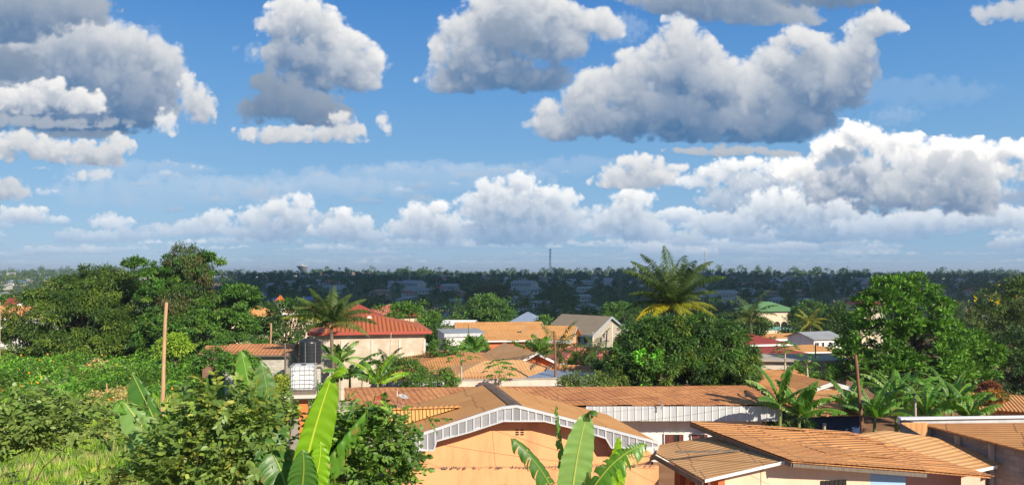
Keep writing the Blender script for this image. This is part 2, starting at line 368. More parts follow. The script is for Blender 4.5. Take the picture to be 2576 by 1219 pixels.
def npmesh(name, V, F, mat, parent=None, col=None, smooth=False, org=(0, 0, 0)):
    """V (n,3), F (m,k) arrays -> one object; col (n,3) is the leaf colour"""
    me = bpy.data.meshes.new(name); k = F.shape[1]; V = V - np.array(org)
    me.vertices.add(len(V)); me.vertices.foreach_set('co', np.ascontiguousarray(V, np.float32).ravel())
    me.loops.add(F.size); me.loops.foreach_set('vertex_index', np.ascontiguousarray(F, np.int32).ravel())
    me.polygons.add(len(F)); me.polygons.foreach_set('loop_start', np.arange(0, F.size, k, dtype=np.int32))
    if smooth: me.polygons.foreach_set('use_smooth', np.ones(len(F), bool))
    for q in (mat if isinstance(mat, (list, tuple)) else [mat]): me.materials.append(q)
    if col is not None:
        a = me.color_attributes.new('tint', 'FLOAT_COLOR', 'POINT')
        a.data.foreach_set('color', np.concatenate([col, np.ones((len(col), 1))], 1).astype(np.float32).ravel())
    me.update(calc_edges=True); me.validate()
    o = bpy.data.objects.new(name, me); C.objects.link(o)
    if parent: o.parent = parent
    return o

def unit(a): return a / np.maximum(np.linalg.norm(a, axis=-1, keepdims=True), 1e-9)
LEAF4 = np.array([(0, 0, 0), (.5, .42, .10), (0, 1, -.04), (-.5, .42, .10)])
LEAF6 = np.array([(0, 0, 0), (.42, .25, .09), (.44, .62, .07), (0, 1, -.12), (-.44, .62, .07), (-.42, .25, .09)])
def leaf_arrays(pos, ax, nrm, ln, wd, tint, near=False):
    T = LEAF6 if near else LEAF4; n, k = len(pos), len(T)
    ax = unit(ax); sd = unit(np.cross(ax, nrm)); nm = np.cross(sd, ax)
    V = (pos[:, None] + sd[:, None] * (T[None, :, 0:1] * wd[:, None, None]) + ax[:, None] * (T[None, :, 1:2] * ln[:, None, None])
         + nm[:, None] * (T[None, :, 2:3] * (wd if not near else ln)[:, None, None] * (1.0 if not near else .55)))
    b = (np.arange(n) * k)[:, None]
    F = np.concatenate([b + np.array([[0, 1, 2]]), b + np.array([[0, 2, 3]])]) if not near else np.concatenate([b + np.array([[0, 1, 2, 3]]), b + np.array([[0, 3, 4, 5]])])
    return V.reshape(-1, 3), F, np.repeat(tint, k, axis=0)
def joinarr(parts):
    off = 0; Vs, Fs, Cs = [], [], []
    for V, F, c in parts: Vs.append(V); Fs.append(F + off); Cs.append(c); off += len(V)
    return np.concatenate(Vs), np.concatenate(Fs), np.concatenate(Cs)

def crown_arrays(blobs, nclump, per, clump_r, ln, wd, pal, rng, droop=.5, near=False, inner=.25, up=.25, flat=.6, jit=.16, whorl=0.5):
    """leaves in clumps over the union of ellipsoids; pal: list of leaf colours, chosen by clump"""
    B = np.array([[*b[0], *b[1]] for b in blobs], float); area = B[:, 3] * B[:, 5] + B[:, 3] * B[:, 4]
    cen = []
    tries = 0
    while len(cen) < nclump and tries < nclump * 12:
        tries += 1
        i = rng.choice(len(B), p=area / area.sum()); d = rng.standard_normal(3); d[2] += up; d /= np.linalg.norm(d)
        s = rng.uniform(.45, .8) if rng.random() < inner else rng.uniform(.84, 1.06)
        p = B[i, :3] + d * B[i, 3:] * s
        q = np.linalg.norm((p - B[:, :3]) / B[:, 3:], axis=1); q[i] = 1
        if q.min() < (.35 if s < .8 else .72): continue
        cen.append((*p, *d))
    cen = np.array(cen); n = len(cen) * per
    c = np.repeat(cen[:, :3], per, 0); od = np.repeat(cen[:, 3:], per, 0)
    cr = np.repeat(rng.uniform(.6, 1.35, len(cen)), per) * clump_r
    g = unit(rng.standard_normal((n, 3)) + od * .5); rad = rng.random(n) ** .5
    off = g * (rad * cr)[:, None]; off[:, 2] *= flat
    pos = c + off
    ax = unit(g * whorl + od * .35 + rng.standard_normal((n, 3)) * .45 - np.array([0, 0, 1]) * droop)
    nm = unit(od * .5 + np.array([0, 0, .9]) + rng.standard_normal((n, 3)) * .55)
    pal = np.array(pal); pc = rng.integers(0, len(pal), len(cen)); tint = np.repeat(pal[pc], per, 0) * (1 + rng.normal(0, jit, (n, 1)))
    tint = np.clip(tint * (1 + rng.normal(0, .05, (n, 3))), .002, .9)
    return leaf_arrays(pos, ax, nm, ln * rng.uniform(.65, 1.25, n), wd * rng.uniform(.7, 1.2, n), tint, near), cen

# ------------------------------------------------------------------ materials
def newmat(name):
    m = bpy.data.materials.new(name); m.use_nodes = True; t = m.node_tree; t.nodes.clear()
    o = t.nodes.new('ShaderNodeOutputMaterial'); b = t.nodes.new('ShaderNodeBsdfPrincipled'); t.links.new(b.outputs[0], o.inputs[0])
    return m, t, b, o
def nd(t, ty, **k):
    n = t.nodes.new(ty)
    for a, b in k.items(): setattr(n, a, b)
    return n
def mth(t, op, a, b=0.0, c=None):
    n = nd(t, 'ShaderNodeMath', operation=op)
    for i, q in enumerate((a, b, c)):
        if q is None: continue
        if isinstance(q, (int, float)): n.inputs[i].default_value = q
        else: t.links.new(q, n.inputs[i])
    return n.outputs[0]
def mixc(t, f, a, b, bt='MIX'):
    n = nd(t, 'ShaderNodeMix', data_type='RGBA', blend_type=bt)
    for i, q in ((0, f), (6, a), (7, b)):
        if isinstance(q, (int, float)): n.inputs[i].default_value = q
        elif isinstance(q, tuple): n.inputs[i].default_value = (*q[:3], 1)
        else: t.links.new(q, n.inputs[i])
    return n.outputs[2]
def noise_t(t, vec, scale, det=4, rough=.55):
    n = nd(t, 'ShaderNodeTexNoise'); n.inputs['Scale'].default_value = scale; n.inputs['Detail'].default_value = det; n.inputs['Roughness'].default_value = rough
    if vec is not None: t.links.new(vec, n.inputs['Vector'])
    return n.outputs[0]
def rampf(t, f, lo, hi):
    n = nd(t, 'ShaderNodeMapRange', interpolation_type='SMOOTHSTEP'); t.links.new(f, n.inputs[0]); n.inputs[1].default_value = lo; n.inputs[2].default_value = hi
    return n.outputs[0]
def bump(t, b, h, dist, st=1.0):
    n = nd(t, 'ShaderNodeBump'); n.inputs['Distance'].default_value = dist; n.inputs['Strength'].default_value = st
    t.links.new(h, n.inputs['Height']); t.links.new(n.outputs[0], b.inputs['Normal'])
def scaled(t, vec, s):
    n = nd(t, 'ShaderNodeMapping'); n.inputs['Scale'].default_value = s; t.links.new(vec, n.inputs[0]); return n.outputs[0]

def plaster(name, c, stain=None, k=.35, rough=.9, scale=1.2, bmp=.01, streak=False):
    m, t, b, o = newmat(name); uv = nd(t, 'ShaderNodeTexCoord').outputs['Object']
    stain = stain or tuple(q * .6 for q in c)
    n = noise_t(t, scaled(t, uv, (1, 1, .25)) if streak else uv, scale, 6, .62)
    col = mixc(t, mth(t, 'MULTIPLY', rampf(t, n, .42, .78), k), c, stain)
    col = mixc(t, mth(t, 'MULTIPLY', rampf(t, noise_t(t, uv, scale * 9, 3), .5, .8), .18), col, tuple(q * .75 for q in c))
    t.links.new(col, b.inputs['Base Color']); b.inputs['Roughness'].default_value = rough; b.inputs['Specular IOR Level'].default_value = .25
    if bmp: bump(t, b, noise_t(t, uv, 14, 4), bmp)
    return m
def sheet(name, c1, c2, dark, pitch=.18, ribk=.25, rough=.75, metal=0.0, rust=.5, ribd=.02, wide=.9, lap=2.0, lapk=.55, streak=.5, tone=.35):
    """corrugated metal sheets: ribs run up the slope, each sheet weathers by itself"""
    m, t, b, o = newmat(name); uv = nd(t, 'ShaderNodeUVMap').outputs[0]
    s = nd(t, 'ShaderNodeSeparateXYZ'); t.links.new(uv, s.inputs[0]); U, V = s.outputs[0], s.outputs[1]
    iu = mth(t, 'FLOOR', mth(t, 'DIVIDE', U, wide)); wn = nd(t, 'ShaderNodeTexWhiteNoise', noise_dimensions='2D')
    off = mth(t, 'MULTIPLY', mth(t, 'FRACT', mth(t, 'MULTIPLY', iu, .37)), .10)
    v2 = mth(t, 'ADD', mth(t, 'DIVIDE', V, lap), off); iv = mth(t, 'FLOOR', v2)
    cb = nd(t, 'ShaderNodeCombineXYZ'); t.links.new(iu, cb.inputs[0]); t.links.new(iv, cb.inputs[1]); t.links.new(cb.outputs[0], wn.inputs[0])
    big = noise_t(t, uv, .55, 5, .6)
    f = mth(t, 'ADD', mth(t, 'MULTIPLY', wn.outputs[0], tone), mth(t, 'MULTIPLY', rampf(t, big, .3, .7), 1 - tone))
    col = mixc(t, f, c1, c2)
    st = noise_t(t, scaled(t, uv, (7, .45, 1)), 1.0, 4, .6)
    col = mixc(t, mth(t, 'MULTIPLY', rampf(t, st, .55, .78), streak), col, dark)
    col = mixc(t, mth(t, 'MULTIPLY', rampf(t, noise_t(t, uv, 3.2, 6, .7), .56, .74), rust), col, dark)
    fr = mth(t, 'FRACT', v2); line = mth(t, 'LESS_THAN', fr, .022)
    fu = mth(t, 'LESS_THAN', mth(t, 'FRACT', mth(t, 'DIVIDE', U, wide)), .03)
    col = mixc(t, mth(t, 'MULTIPLY', mth(t, 'MAXIMUM', line, mth(t, 'MULTIPLY', fu, .5)), lapk), col, tuple(q * .35 for q in dark))
    t.links.new(col, b.inputs['Base Color']); b.inputs['Roughness'].default_value = rough; b.inputs['Metallic'].default_value = metal; b.inputs['Specular IOR Level'].default_value = .3
    w = mth(t, 'SINE', mth(t, 'MULTIPLY', U, 2 * math.pi / pitch))
    col = mixc(t, mth(t, 'MULTIPLY', rampf(t, w, .1, -.9), ribk), col, dark)  # troughs darkened as painted shade to back the faint bump; mix not linked
    h = mth(t, 'ADD', mth(t, 'MULTIPLY', w, 1.0), mth(t, 'MULTIPLY', fr, .5)); h = mth(t, 'ADD', h, mth(t, 'MULTIPLY', big, 1.5))
    bump(t, b, h, ribd)
    return m
def plain(name, c, rough=.6, metal=0.0, k=.25, scale=6, spec=.4):
    m, t, b, o = newmat(name); uv = nd(t, 'ShaderNodeTexCoord').outputs['Object']
    col = mixc(t, mth(t, 'MULTIPLY', rampf(t, noise_t(t, uv, scale, 5, .6), .4, .75), k), c, tuple(q * .45 for q in c))
    t.links.new(col, b.inputs['Base Color']); b.inputs['Roughness'].default_value = rough; b.inputs['Metallic'].default_value = metal; b.inputs['Specular IOR Level'].default_value = spec
    return m
def blocks(name, c, mortar, w=.42, h=.2, k=.4):
    m, t, b, o = newmat(name); uv = nd(t, 'ShaderNodeUVMap').outputs[0]; br = nd(t, 'ShaderNodeTexBrick')
    t.links.new(uv, br.inputs[0]); br.inputs['Scale'].default_value = 1; br.inputs['Brick Width'].default_value = w; br.inputs['Row Height'].default_value = h
    br.inputs['Mortar Size'].default_value = .012; br.inputs['Color1'].default_value = (*c, 1); br.inputs['Color2'].default_value = (*[q * .72 for q in c], 1); br.inputs['Mortar'].default_value = (*mortar, 1)
    col = mixc(t, mth(t, 'MULTIPLY', rampf(t, noise_t(t, uv, 1.1, 5), .4, .75), k), br.outputs[0], tuple(q * .5 for q in c))
    t.links.new(col, b.inputs['Base Color']); b.inputs['Roughness'].default_value = .92; bump(t, b, mth(t, 'SUBTRACT', 1, br.outputs[1]), .012)
    return m
def wood(name, c, dark):
    m, t, b, o = newmat(name); uv = nd(t, 'ShaderNodeUVMap').outputs[0]
    n = noise_t(t, scaled(t, uv, (30, 1.2, 1)), 1, 5, .65); col = mixc(t, rampf(t, n, .35, .7), c, dark)
    col = mixc(t, mth(t, 'MULTIPLY', rampf(t, noise_t(t, uv, 1.3, 3), .5, .7), .5), col, dark)
    t.links.new(col, b.inputs['Base Color']); b.inputs['Roughness'].default_value = .85; bump(t, b, n, .01)
    return m
def foliage(name, trans=.35, rough=.45, spec=.35, gain=1.0, warm=(1.25, 1.35, .55)):
    m, t, b, o = newmat(name); a = nd(t, 'ShaderNodeAttribute', attribute_name='tint')
    col = mixc(t, 1.0, a.outputs[0], (gain, gain, gain), 'MULTIPLY')
    t.links.new(col, b.inputs['Base Color']); b.inputs['Roughness'].default_value = rough; b.inputs['Specular IOR Level'].default_value = spec
    tr = nd(t, 'ShaderNodeBsdfTranslucent'); t.links.new(mixc(t, 1.0, col, warm, 'MULTIPLY'), tr.inputs[0])
    ms = nd(t, 'ShaderNodeMixShader'); ms.inputs[0].default_value = trans
    t.links.new(b.outputs[0], ms.inputs[1]); t.links.new(tr.outputs[0], ms.inputs[2]); t.links.new(ms.outputs[0], o.inputs[0])
    return m

M = {}
M['leaf'] = foliage('leaf', .24, .48, .35, 1.65); M['leaf_gloss'] = foliage('glossy_leaf', .28, .42, .35, 2.0); M['leaf_far'] = foliage('distant_leaf', .2, .7, .1, 1.25)
M['bark'] = wood('bark', (.16, .11, .075), (.06, .042, .03)); M['palm_bark'] = wood('palm_bark', (.22, .17, .11), (.09, .065, .04))
M['rust_tan'] = sheet('dusty_rusted_sheet', (.64, .33, .12), (.54, .25, .082), (.30, .125, .05), .2, rust=.25, streak=.35)
M['rust_tan2'] = sheet('pale_dusty_sheet', (.64, .37, .17), (.53, .27, .105), (.26, .125, .06), .24, .06, ribd=.011, rust=.3, streak=.45)
M['rust_old'] = sheet('old_rusted_sheet', (.60, .27, .105), (.38, .145, .06), (.11, .045, .028), .3, .6, rust=.75, streak=.8, lap=1.25, lapk=1.0)
M['rust_orange'] = sheet('orange_rust_sheet', (.60, .29, .105), (.47, .20, .075), (.22, .085, .04), .2, .1, rust=.5, streak=.5, lap=2.4)
M['rust_rib'] = sheet('ribbed_tan_sheet', (.66, .37, .12), (.60, .31, .10), (.36, .16, .06), .14, rust=.2, streak=.25, lap=3, ribd=.035)
M['roof_red'] = sheet('red_painted_sheet', (.34, .07, .04), (.29, .06, .036), (.18, .045, .03), .3, .1, rough=.55, rust=.1, streak=.2, lapk=.2)
M['roof_orange'] = sheet('orange_red_painted_sheet', (.50, .135, .035), (.45, .115, .03), (.28, .07, .022), .34, .22, rough=.5, rust=.08, streak=.15, lapk=.15, ribd=.05)
M['roof_pink'] = sheet('faded_red_sheet', (.55, .17, .12), (.48, .13, .09), (.3, .09, .06), .25, rust=.1, streak=.2, lapk=.2)
M['roof_maroon'] = sheet('maroon_sheet', (.30, .055, .04), (.25, .045, .035), (.14, .03, .025), .25, rust=.1, streak=.2, lapk=.2)
M['roof_brown'] = sheet('grey_brown_sheet', (.30, .235, .165), (.25, .195, .135), (.15, .115, .08), .25, rust=.15, streak=.25, lapk=.3)
M['roof_green'] = sheet('green_painted_sheet', (.13, .27, .11), (.11, .23, .095), (.06, .13, .06), .25, rust=.05, streak=.15, lapk=.2)
M['roof_blue'] = sheet('bluish_aluminium_sheet', (.34, .40, .52), (.28, .34, .46), (.2, .22, .27), .2, rough=.45, metal=.3, rust=.1, streak=.2, lapk=.3)
M['roof_grey'] = sheet('grey_aluminium_sheet', (.42, .43, .43), (.33, .34, .34), (.24, .2, .16), .2, rough=.5, metal=.2, rust=.2, streak=.3, lapk=.4)
M['fascia'] = sheet('white_aluminium_fascia', (.68, .68, .67), (.52, .54, .57), (.36, .33, .29), 1.0, 0, rough=.36, metal=.25, rust=.18, ribd=.006, streak=.35, lap=9, lapk=.15, wide=.35, tone=.6)
M['white'] = plaster('white_plaster', (.78, .75, .71), (.45, .36, .28), .4, streak=True)
M['cream'] = plaster('cream_plaster', (.72, .56, .40), (.5, .36, .24), .3, streak=True)
M['orange'] = plaster('orange_plaster', (.76, .375, .175), (.48, .21, .10), .7, scale=1.5, streak=True)
M['orange2'] = plaster('brick_orange_plaster', (.55, .17, .07), (.40, .12, .05), .4)
M['stucco'] = plaster('bare_cement_render', (.50, .405, .31), (.76, .68, .58), .95, scale=.8)
M['cement'] = plaster('grey_cement', (.40, .35, .29), (.24, .2, .165), .6)
M['pale_cement'] = plaster('pale_cement', (.60, .54, .46), (.34, .29, .24), .5, streak=True)
M['pink'] = plaster('pinkish_plaster', (.70, .44, .33), (.5, .3, .22), .3)
M['skyblue'] = plaster('light_blue_plaster', (.33, .52, .74), (.26, .42, .62), .3)
M['blue'] = plaster('dark_blue_paint', (.03, .055, .13), (.025, .04, .09), .3)
M['fascia_silver'] = sheet('dull_silver_fascia', (.55, .56, .58), (.38, .40, .44), (.30, .27, .24), 1.0, 0, rough=.3, metal=.55, rust=.3, ribd=.03, streak=.3, lap=9, lapk=.15, wide=.28, tone=.7)
M['earth_wall'] = blocks('earth_brick', (.30, .16, .10), (.24, .17, .12), .35, .18)
M['block'] = blocks('cement_block', (.36, .31, .27), (.28, .25, .21))
M['pale_block'] = blocks('pale_cement_block', (.60, .55, .48), (.50, .45, .38))
M['glass'] = plain('dark_window', (.03, .032, .036), .15, 0, .1, spec=.6)
M['painted_shade'] = plain('painted_interior_shade', (.025, .02, .018), .9)  # near-black colour painted for the shade inside openings
M['brown_wood'] = wood('red_brown_shutter', (.16, .045, .035), (.08, .025, .02))
M['grey_wood'] = wood('weathered_timber', (.20, .16, .125), (.09, .07, .055))
M['pole_wood'] = wood('pale_pole_timber', (.56, .35, .19), (.36, .20, .10)); M['pole_dark'] = wood('brown_pole_timber', (.27, .125, .06), (.15, .07, .04))
M['pale_wood'] = wood('bleached_timber', (.55, .46, .36), (.36, .29, .22))
M['trim_white'] = plain('white_trim', (.80, .78, .74), .5, k=.2)
M['trim_red'] = plain('red_trim', (.40, .075, .05), .5, k=.15); M['trim_grey'] = plain('grey_blue_trim', (.33, .37, .41), .5, k=.2)
M['ridge'] = plain('weathered_ridge_cap', (.16, .105, .075), .8, k=.7, scale=3); M['ridge_grey'] = plain('grey_ridge_cap', (.27, .235, .20), .6, .2, .6, 3)
M['tank_black'] = plain('black_plastic', (.03, .031, .035), .36, 0, .4, 3)
M['steel'] = plain('galvanised_tube', (.52, .52, .50), .45, .6, .3)
M['ibc'] = plain('translucent_white_plastic', (.74, .74, .72), .4, 0, .2, 2)
M['wire'] = plain('cable', (.03, .028, .026), .6)
M['dish_red'] = plain('rusted_dish', (.40, .10, .045), .7, 0, .3); M['dish_grey'] = plain('grey_dish', (.50, .49, .46), .5, .1, .3)
M['orange_col'] = plaster('orange_column_paint', (.62, .215, .06), (.4, .14, .05), .3)
M['far_white'] = plain('distant_wall', (.52, .49, .43), .9, k=.3, scale=.3); M['far_tan'] = plain('distant_tan_wall', (.36, .27, .19), .9, k=.3, scale=.3)
M['far_roof'] = plain('distant_metal_roof', (.32, .31, .29), .6, .1, .4, .25); M['far_rust'] = plain('distant_rust_roof', (.33, .185, .11), .8, 0, .4, .25)
M['far_red'] = plain('distant_red_roof', (.38, .075, .055), .7, 0, .2, .25); M['far_blue'] = plain('distant_blue_roof', (.13, .20, .38), .6, .1, .3, .25)

# ------------------------------------------------------------------ land
ys = np.concatenate([np.linspace(-80, 120, 26), np.linspace(135, 1500, 60), np.geomspace(1600, 9000, 20)]); ss = np.linspace(-1, 1, 90)
GX = ss[None, :] * (np.abs(ys)[:, None] * 1.25 + 160); GY = np.repeat(ys[:, None], len(ss), 1); GZ = gz(GX, GY)
nv, nc = GX.shape; idx = np.arange(nv * nc).reshape(nv, nc)
F = np.stack([idx[:-1, :-1], idx[:-1, 1:], idx[1:, 1:], idx[1:, :-1]], -1).reshape(-1, 4)
gm, t, b, o = newmat('earth_and_grass'); oc = nd(t, 'ShaderNodeTexCoord').outputs['Object']
col = mixc(t, rampf(t, noise_t(t, oc, .02, 5, .6), .4, .62), (.055, .085, .022), (.085, .13, .035))
col = mixc(t, mth(t, 'MULTIPLY', rampf(t, noise_t(t, oc, .06, 4, .6), .57, .68), .65), col, (.30, .15, .08))
col = mixc(t, rampf(t, noise_t(t, oc, .9, 6, .7), .4, .7), col, (.04, .062, .018))
sx_ = nd(t, 'ShaderNodeSeparateXYZ'); t.links.new(oc, sx_.inputs[0])                # trodden red earth between the houses
yard = mth(t, 'MULTIPLY', rampf(t, sx_.outputs[0], -14, -8), mth(t, 'SUBTRACT', 1, rampf(t, sx_.outputs[1], 90, 170)))
col = mixc(t, yard, col, mixc(t, rampf(t, noise_t(t, oc, .5, 6, .6), .35, .65), (.22, .11, .06), (.30, .17, .095)))
t.links.new(col, b.inputs['Base Color']); b.inputs['Roughness'].default_value = .95; b.inputs['Specular IOR Level'].default_value = .1
g = npmesh('ground', np.stack([GX, GY, GZ], -1).reshape(-1, 3), F, gm, smooth=True); tag(g, kind='structure')

# the cloud overhead, out of frame, whose shadow darkens the far hillside
def cloud_over(outline, alt, seed):
    rg = np.random.default_rng(seed); k = alt / to_sun.z
    cen = np.array([np.mean([p[0] for p in outline]), np.mean([p[1] for p in outline])])
    n = len(outline) * 8; pts = []
    for i in range(n):
        f = i / 8; a, c = outline[int(f) % len(outline)], outline[(int(f) + 1) % len(outline)]; w = f - int(f)
        p = np.array(a) * (1 - w) + np.array(c) * w; d = p - cen
        pts.append(p + d / np.linalg.norm(d) * rg.normal(0, 14 + .03 * np.linalg.norm(d)))
    pts = np.array(pts); V = []; rings = [(.0, 0.5), (.35, 1.0), (.7, .85), (.92, .5), (1.0, 0.0), (.93, -.10), (.6, -.14), (0, -.15)]
    for s_, hh in rings:
        for p in pts:
            q = cen + (p - cen) * s_
            V.append((q[0] + to_sun.x * k, q[1] + to_sun.y * k, alt + 110 * hh * (1 + .25 * rg.normal())))
    V = np.array(V); F = [[i * n + j, i * n + (j + 1) % n, (i + 1) * n + (j + 1) % n, (i + 1) * n + j] for i in range(len(rings) - 1) for j in range(n)]
    cm = bpy.data.materials.get('cloud_white')
    if not cm:
        cm, t, b, o = newmat('cloud_white'); b.inputs['Base Color'].default_value = (.9, .9, .9, 1); b.inputs['Roughness'].default_value = 1; b.inputs['Specular IOR Level'].default_value = 0
    ob = npmesh('cloud', V, np.array(F), cm, smooth=True); tag(ob, kind='stuff')
cloud_over([(-95, 232), (60, 205), (130, 300), (420, 420), (760, 560), (950, 900), (850, 1110), (250, 1180), (-120, 1150), (-420, 1130), (-330, 900), (-255, 700), (-190, 480)], 520, 4)

# ------------------------------------------------------------------ the overgrown plot on the left
rg = np.random.default_rng(21)
def plot_h(x, y):
    k = np.clip((y - 56) / 10, 0, 1)
    lump = .5 + .5 * np.sin(x * .55 + np.sin(y * .33) * 2) * np.sin(y * .42 + np.sin(x * .3) * 1.5)
    return .35 + .25 * lump + k * (.7 + 1.25 * lump + .35 * np.sin(x * 1.7) * np.sin(y * 1.3))
def plot_points(n, y0, y1, ua, ub, pw=1.0):
    y = y0 + (y1 - y0) * rg.random(n) ** pw; u = ua + (ub - ua) * rg.random(n)
    x = (u - 1288) / KF * y
    return x, y, u
def up_dirs(n, sp): return unit(rg.standard_normal((n, 3)) * sp + np.array([0, 0, 1.0]))
x, y, u = plot_points(92000, 50, 99, -60, 660, 1.15)
keep = (u < 635 + 20 * np.sin(y)) ; x, y = x[keep], y[keep]; n = len(x)
z = gz(x, y) + plot_h(x, y) * (1 - .55 * rg.random(n) ** 2.2) - .35 * (np.sin(x * 2.3 + y) * np.sin(y * 1.9 - x) > .45)
pal = np.array([(.07, .17, .015), (.10, .22, .018), (.055, .135, .014), (.13, .25, .025), (.085, .165, .02)])
cid = (np.floor(x / 1.3) * 7 + np.floor(y / 1.6) * 13).astype(int) % 5
patch = .85 + .35 * np.sin(x * .8 + np.sin(y * .5) * 2) * np.sin(y * .55 + x * .2); tint = pal[cid] * patch[:, None] * (1 + rg.normal(0, .22, (n, 1))); tint = np.clip(tint, .003, .6)
dry = np.sin(x * .4 + 1.3) * np.sin(y * .23 + .4) > .72; tint[dry] = (.30, .24, .09) * (1 + rg.normal(0, .2, (dry.sum(), 1)))
ax = unit(rg.standard_normal((n, 3)) + np.array([.15, -.4, .25])); nm = unit(rg.standard_normal((n, 3)) * .6 + np.array([0, -.2, 1]))
V, F, cc = leaf_arrays(np.stack([x, y, z], 1), ax, nm, rg.uniform(.16, .34, n), rg.uniform(.10, .2, n), tint)
tag(npmesh('undergrowth', V, F, M['leaf'], col=cc), kind='stuff')
x, y, u = plot_points(100000, 30, 75, -60, 700, .9); n = len(x)
hgt = rg.uniform(.35, .95, n) * (1 + .6 * (np.sin(x * .9) * np.sin(y * .7) > .3)); z = gz(x, y)
pal = np.array([(.15, .24, .02), (.19, .28, .03), (.07, .14, .018), (.30, .27, .11)]); cid = (np.floor(x / .9) * 5 + np.floor(y / 1.1) * 11).astype(int) % 4
tint = np.clip(pal[cid] * (1 + rg.normal(0, .2, (n, 1))), .003, .6)
ax = up_dirs(n, .33); nm = unit(rg.standard_normal((n, 3)) + np.array([0, -1, .3]))
V, F, cc = leaf_arrays(np.stack([x, y, z], 1), ax, nm, hgt, rg.uniform(.03, .075, n), tint)
tag(npmesh('grass', V, F, M['leaf'], col=cc), kind='stuff')
x, y, u = plot_points(60, 50, 86, -30, 620, 1.0); n = len(x); z = gz(x, y) + plot_h(x, y) * 1.02
ps = []
for k_ in range(7):
    a = k_ * 2 * math.pi / 7; d = np.stack([np.cos(a) + 0 * x, -.55 + 0 * x, np.sin(a) + 0 * x], 1)
    ps.append(leaf_arrays(np.stack([x, y, z], 1), d, np.tile((.2, -1, .3), (n, 1)), rg.uniform(.08, .13, n), np.full(n, .07), np.tile((.80, .27, .01), (n, 1))))
V, F, cc = joinarr(ps); tag(npmesh('blossoms', V, F, M['leaf'], col=cc), kind='stuff')

# ------------------------------------------------------------------ buildings
def window(parent, org, rz, w, h, fm, pm, dep=.06, bars=0, name='window'):
    """frame standing a little proud of the wall with its pane; local x along the wall, -y outward"""
    Mx = Matrix.Rotation(rz, 3, 'Z'); org = Vector(org)
    def W(x, y, z): return org + Mx @ Vector((x, y, z))
    f = MB(); th = .07
    for c, d in (((-w / 2, 0, h / 2), (th, dep * 2, h + th)), ((w / 2, 0, h / 2), (th, dep * 2, h + th)), ((0, 0, 0), (w - th, dep * 2, th)), ((0, 0, h), (w - th, dep * 2, th))):
        f.box(W(*c), d, rz=rz)
    for k in range(bars): f.box(W(-w / 2 + w * (k + 1) / (bars + 1), -.01, h / 2), (.035, dep, h - th), rz=rz)
    fo = f.build(name, fm, parent)
    p = MB(); p.box(W(0, .01, h / 2), (w - th, .05, h - th), rz=rz); p.build('pane', pm, fo)
    return fo

